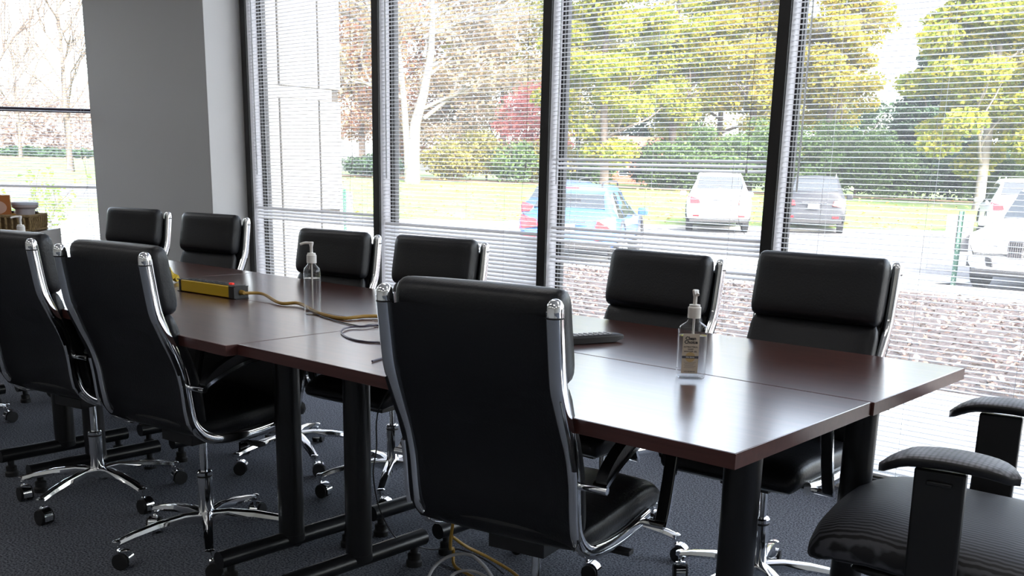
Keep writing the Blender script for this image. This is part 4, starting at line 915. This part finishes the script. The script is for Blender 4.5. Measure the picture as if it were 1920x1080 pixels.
def tree(name, px, u, top, width, clear, leaf, bark, label, group, n=7000, size=.26, trunk=.22, seed=1, nb=3, depth=2, blob=.9, shape='round', base=None, low=1.0, dens=None):
    """px/u: where the trunk stands; top: height in m; width: crown diameter in m; clear: bare trunk height"""
    rg = random.Random(seed); p, v = pxu(px, u); z0 = lawn_z(u, v) if base is None else base
    t = empty(name, (p[0], p[1], z0), 0, label, 'tree' if 'shrub' not in name and 'hedge' not in name else 'shrub', group)
    mb = MB(); tips = []
    mb.tube([(0, 0, -.2), (.05, 0, clear * .5), (rg.uniform(-.15, .15), rg.uniform(-.15, .15), clear + (top - clear) * .45), (0, 0, top * .92)], 1, 9, scales=[trunk * 1.25, trunk, trunk * .75, trunk * .12])
    nbr = 9
    for i in range(nbr):
        z = clear + (top - clear) * (.04 + .72 * i / nbr); a = rg.uniform(0, 2 * PI) + i * 2.4; L = width * .32 * (1 - .55 * i / nbr)
        branches(mb, (0, 0, z), (math.cos(a), math.sin(a), .55), trunk * .42 * (1 - .5 * i / nbr), L, depth - 1, tips, rg, nb=nb)
    mb.build('trunk', bark, t, ang=60)
    # crown: blobs spread in an ellipsoid / cone
    rng = np.random.default_rng(seed); m = 70; C = []
    while len(C) < m:
        q = rng.uniform(-1, 1, 3)
        if q @ q > 1: continue
        zf = (q[2] + 1) / 2
        if shape == 'cone': k = (1.02 - zf) * 1.0; q = np.array([q[0] * k, q[1] * k, q[2]])
        elif shape == 'box': q = np.array([np.sign(q[0]) * abs(q[0]) ** .6, np.sign(q[1]) * abs(q[1]) ** .6, np.sign(q[2]) * abs(q[2]) ** .6])
        C.append([q[0] * width / 2 * .9, q[1] * width / 2 * .9, clear * low + (top - clear * low) * zf])
    C = np.array(C)
    V, F = blobleaves(int(n * 2.2), C, (blob, blob, blob * .62), size * .62, rng=rng)
    V = V[:]; 
    link('foliage', fastmesh('foliage', V, F, leaf), t)
    return t
def H(y, px, u, base_v=None): p, v = pxu(px, u); return zpx(y, px, u) - lawn_z(u, v)
G1 = 'trees beyond the lawn'
# sycamore with pale trunk
def sycamore():
    px, u = 762, 44.0; p, v = pxu(px, u); z0 = lawn_z(u, v); rg = random.Random(5)
    t = empty('sycamore_tree', (p[0], p[1], z0), 0, 'big half bare sycamore with a pale forked trunk behind the second blind', 'tree', G1)
    mb = MB(); tips = []
    R = Vector((RGT[0], RGT[1], 0)); Fv = Vector((FWD[0], FWD[1], 0))
    mb.tube([R * 0 + Vector((0, 0, -.3)), R * .05 + Vector((0, 0, 1.2)), R * .15 + Vector((0, 0, 2.4)), R * .50 + Vector((0, 0, 3.6)), R * .8 + Vector((0, 0, 5.2)), R * .9 + Vector((0, 0, 8))], 1, 12, scales=[.36, .27, .22, .19, .15, .09])
    mb.tube([R * -.10 + Vector((0, 0, -.3)), R * -.20 + Vector((0, 0, 1.4)), R * -.32 + Vector((0, 0, 3.2)), R * -.55 + Vector((0, 0, 5.5)), R * -1.2 + Vector((0, 0, 8.5))], 1, 10, scales=[.20, .15, .13, .10, .07])
    for i in range(15):
        z = 2.6 + 6.0 * i / 15; s = rg.choice((-1, 1)); d = R * s * rg.uniform(.5, 1.2) + Fv * rg.uniform(-.5, .6) + Vector((0, 0, rg.uniform(.15, .8)))
        branches(mb, R * (.5 if s > 0 else -.4) + Vector((0, 0, z)), d, rg.uniform(.05, .11), rg.uniform(2.0, 3.2), 2, tips, rg, nb=4, gnarl=.2)
    mb.build('trunk', PBARK, t, ang=60)
    T = np.array(tips); rng = np.random.default_rng(9)
    V, F = blobleaves(9000, T, (.5, .5, .45), .16, rng=rng); link('foliage', fastmesh('foliage', V, F, LM['tan']), t)
sycamore()
tree('rust_tree', 668, 52, H(-60, 668, 52), 5.5, 1.5, LM['rust'], BARK, 'rusty leaved tree right beside the stone wing', G1, 5200, .22, .16, 11, blob=.8)
tree('rust_tree', 850, 58, H(-40, 850, 58), 9.5, 1.2, LM['tan'], BARK, 'pale brown tree behind the sycamore trunk', G1, 7000, .24, .2, 12, blob=1.0)
tree('red_tree', 985, 52, H(160, 985, 52), 4.2, .8, LM['red'], BARK, 'small pinkish red tree left of the third mullion', G1, 2200, .2, .1, 13, blob=.6)
tree('brown_tree', 740, 62, H(-90, 740, 62), 8.5, 1.0, LM['rust'], BARK, 'hazy reddish tree far behind the sycamore at left', G1, 6000, .26, .2, 14, blob=1.1)
tree('olive_tree', 930, 60, H(-70, 930, 60), 7.5, 1.0, LM['olive'], BARK, 'olive green tree between the sycamore and the third mullion', G1, 5200, .26, .2, 15, blob=1.0)
for i, (px, u, y, wd, lf) in enumerate(((838, 47, 262, 3.0, 'olive'), (900, 48, 250, 3.4, 'olive'), (955, 47, 268, 2.8, 'hedge'), (690, 47, 300, 2.8, 'dark'), (1010, 48, 262, 3.0, 'olive'))):
    tree('understory_shrub', px, u, H(y, px, u), wd, .2, LM[lf], BARK, ['low olive shrub just right of the sycamore trunk', 'taller olive shrub right of the sycamore', 'green shrub below the pinkish red tree', 'dark low shrub beside the stone wing edge', 'olive shrub hidden partly by the third mullion'][i], 'shrubs below the trees', 2000, .18, .05, 20 + i, blob=.5)
tree('yellow_green_tree', 1120, 46, H(-130, 1120, 46), 6.4, .9, LM['yg'], BARK, 'yellow green tree with drooping boughs behind the third blind, above the brick house', G1, 14000, .23, .2, 31, blob=.8, low=.95)
tree('golden_tree', 1245, 52, H(-120, 1245, 52), 6.2, 2.4, LM['yg'], BARK, 'yellow green tree standing above the left end of the hedge', G1, 10000, .24, .2, 32, blob=.9)
tree('golden_tree', 1390, 51, H(-110, 1390, 51), 6.0, 2.6, LM['gold'], BARK, 'golden tree behind the white car by the lawn', G1, 8500, .24, .2, 33, blob=.85)
tree('golden_tree', 1530, 50, H(-60, 1530, 50), 5.2, 2.6, LM['gold'], BARK, 'golden green tree just right of the last mullion', G1, 8500, .24, .2, 34, blob=.8)
tree('oak_tree', 1330, 66, H(-60, 1330, 66), 12, 2.0, LM['olive'], DBARK, 'darker tree far behind the golden trees', G1, 6500, .34, .26, 35, blob=1.3)
tree('conifer_tree', 1712, 58, H(35, 1712, 58), 6.4, .6, LM['dark'], DBARK, 'dark pointed conifer left of the big golden tree', G1, 11000, .26, .16, 36, blob=.7, shape='cone', low=.1)
tree('conifer_tree', 1790, 62, H(-60, 1790, 62), 7.5, .6, LM['dark'], DBARK, 'dark conifer behind the big golden tree', G1, 11000, .28, .16, 37, blob=.8, shape='cone', low=.1)
tree('maple_tree', 1824, 41, H(-160, 1824, 41), 7.2, 1.3, LM['yg'], PBARK, 'big yellow green tree with a pale trunk at the right edge', G1, 19000, .25, .20, 38, blob=.85, low=.8)
tree('maple_tree', 1935, 46, H(-160, 1935, 46), 6.2, 1.6, LM['gold'], BARK, 'golden tree cut off by the right edge of the picture', G1, 10000, .25, .18, 39, blob=.85)
for i, (px, u, y, wd) in enumerate(((1262, 49, 262, 3.6), (1340, 48, 232, 4.2), (1425, 48, 222, 4.2), (1510, 48, 232, 4.0), (1590, 49, 244, 3.8), (1655, 50, 268, 3.4))):
    tree('hedge_shrub', px, u, H(y, px, u), wd, .1, LM['hedge'], DBARK, ['leftmost, lowest evergreen shrub of the long hedge by the brick house', 'evergreen hedge shrub just left of the white car roof', 'tallest evergreen hedge shrub, directly right of the white car roof', 'evergreen hedge shrub above the dark grey car', 'evergreen hedge shrub right of the dark grey car', 'rightmost evergreen hedge shrub below the dark conifer'][i], 'evergreen hedge beyond the lawn', 3600, .17, .06, 50 + i, blob=.55, shape='box')
for i, (px, u, y, wd, lf) in enumerate(((1700, 51, 285, 3.6, 'dark'), (1765, 52, 280, 3.6, 'dark'), (1850, 50, 290, 3.4, 'hedge'), (1920, 50, 285, 3.6, 'dark'), (1085, 53, 285, 3.2, 'hedge'), (1235, 56, 270, 3.4, 'dark'))):
    tree('backdrop_shrub', px, u, H(y, px, u), wd, .05, LM[lf], DBARK, ['dark shrub at the foot of the pointed conifer', 'dark shrub left of the pale trunk at the right', 'green shrub right of the pale trunk at the right', 'dark shrub above the farther white car', 'green shrub left of the brick house', 'dark shrub right of the brick house'][i], 'shrubs below the trees', 2600, .2, .05, 130 + i, blob=.6, shape='box')
for i, (px, u, y, wd, lf) in enumerate(((1070, 74, 20, 9, 'olive'), (1190, 76, 60, 9, 'dark'), (1460, 74, 40, 9, 'olive'), (1600, 80, 190, 9, 'dark'))):
    tree('backdrop_tree', px, u, H(y, px, u), wd, .8, LM[lf], DBARK, ['olive tree far behind the third mullion', 'dark tree far behind the brick house', 'olive tree far behind the last mullion', 'low dark tree far off in the sky gap'][i], G1, 4500, .36, .2, 140 + i, blob=1.2)
# brick house glimpsed below the boughs
def brick_house():
    p, v = pxu(1180, 66); z0 = lawn_z(66, v) - .2
    t = empty('brick_house', (p[0], p[1], z0), HA, 'red brick house glimpsed below the yellow green boughs', 'house')
    BR = groundmat('red brick', [(.28, .09, .06), (.40, .15, .10)], 5)
    MB().b6(-1.6, 1.6, 0, 4, 0, 2.0).build('wall', BR, t)
    MB().add([(-1.9, -.3, 2.0), (1.9, -.3, 2.0), (1.9, 4.3, 2.0), (-1.9, 4.3, 2.0), (-1.9, 2, 3.2), (1.9, 2, 3.2)], [(0, 1, 5, 4), (2, 3, 4, 5), (0, 4, 3), (1, 2, 5), (0, 3, 2, 1)]).build('roof', mat('rust red roof', (.34, .12, .08), .8), t, smooth=False)
    for x in (-.8, .75):
        f = MB().b6(x - .3, x + .3, -.04, .02, .7, 1.6).build('window_frame', WHITEPL, t); MB().b6(x - .25, x + .25, -.045, -.035, .75, 1.55).build('pane', CGL, f)
brick_house()
# seen through the corner window: bare tree, twig shrub, hazy wood
def lpos(px, d):
    q = ray(px, 300); q2 = np.array([q[0], q[1]]); q2 /= np.linalg.norm(q2); return q2 * d
def bare_tree(px, d, z0, hgt, label, seed, r=.2, leaf=None, n=0):
    p = lpos(px, d); t = empty('bare_tree', (p[0], p[1], z0), 0, label, 'tree', 'bare trees seen through the corner window'); rg = random.Random(seed); mb = MB(); tips = []
    mb.tube([(0, 0, -.2), (.05, 0, hgt * .25), (0, .05, hgt * .5), (0, 0, hgt * .95)], 1, 8, scales=[r * 1.2, r, r * .6, r * .1])
    for i in range(12):
        a = i * 2.4 + rg.uniform(-.4, .4); branches(mb, (0, 0, hgt * (.22 + .6 * i / 12)), (math.cos(a), math.sin(a), .9), r * .35, hgt * .3 * (1 - .5 * i / 12), 2, tips, rg, nb=4, gnarl=.15, up=.3)
    mb.build('trunk', BARK, t, ang=60)
    if n:
        V, F = blobleaves(n, np.array(tips), (.35, .35, .3), .14, rng=np.random.default_rng(seed)); link('foliage', fastmesh('foliage', V, F, leaf), t)
bare_tree(131, 70, .75, 12, 'bare tree with a dark upright trunk in the corner window', 61, .22)
bare_tree(40, 84, 1.3, 10, 'bare tree at the left edge of the corner window', 62, .16)
bare_tree(-20, 30, -.38, 9, 'leaning bare tree near the left picture edge outside', 63, .10)
for i, (px, d, hh, wd) in enumerate(((10, 112, 6.5, 11), (70, 116, 7.2, 12), (120, 110, 6.0, 11), (180, 114, 6.6, 12), (-40, 114, 7, 12))):
    p = lpos(px, d); u_ = p @ FWD; 
    t = empty('hazy_thicket', (p[0], p[1], 1.6), 0, ['pale brown thicket behind the left bare tree', 'tallest pale brown thicket of the far wood line', 'pale brown thicket behind the dark upright trunk', 'pale brown thicket by the pillar edge', 'pale brown thicket beyond the picture edge'][i], 'thicket', 'hazy far wood line')
    rng = np.random.default_rng(70 + i); C = np.stack([rng.uniform(-wd / 2, wd / 2, 60), rng.uniform(-2, 2, 60), rng.uniform(.5, hh, 60)], 1); V, F = blobleaves(2600, C, (1.1, 1.1, .9), .30, rng=rng); link('foliage', fastmesh('foliage', V, F, LM['haze']), t)
    MB().tube([(0, 0, 0), (.2, .1, hh * .8)], .10, 6).tube([(-1.5, 0, 0), (-1.8, .2, hh * .7)], .08, 6).tube([(2, 0, 0), (2.3, -.2, hh * .7)], .08, 6).build('stem', BARK, t)
for i, (px, d, wd) in enumerate(((30, 92, 8), (160, 90, 9), (95, 94, 8))):
    p = lpos(px, d); t = empty('low_hedge', (p[0], p[1], 1.45), 0, ['low dark hedge at the left of the far lawn', 'low dark hedge at the foot of the bare tree', 'low dark hedge in the middle of the far lawn'][i], 'hedge', 'low hedges across the far lawn')
    rng = np.random.default_rng(80 + i); C = np.stack([rng.uniform(-wd / 2, wd / 2, 40), rng.uniform(-wd / 2, wd / 2, 40), rng.uniform(.1, .5, 40)], 1); V, F = blobleaves(1500, C, (.6, .6, .35), .22, rng=rng); link('foliage', fastmesh('foliage', V, F, LM['dark']), t)
    MB().tube([(0, 0, -.1), (0, 0, .5)], .08, 6).build('stem', BARK, t)
def twig_shrub():
    p = lpos(36, 13.5); t = empty('twig_shrub', (p[0], p[1], -.39), 0, 'sparse light green shrub close outside the corner window', 'shrub'); rg = random.Random(91); mb = MB(); tips = []
    for i in range(9): branches(mb, (rg.uniform(-.2, .2), rg.uniform(-.2, .2), 0), (rg.gauss(0, .35), rg.gauss(0, .35), 1), .012, .75, 2, tips, rg, nb=3, gnarl=.1)
    mb.build('stem', BARK, t); V, F = blobleaves(900, np.array(tips), (.10, .10, .10), .055, rng=np.random.default_rng(91)); link('foliage', fastmesh('foliage', V, F, leafmat('light green leaves', [(.25, .38, .06), (.36, .44, .09), (.20, .30, .06)])), t)
twig_shrub()
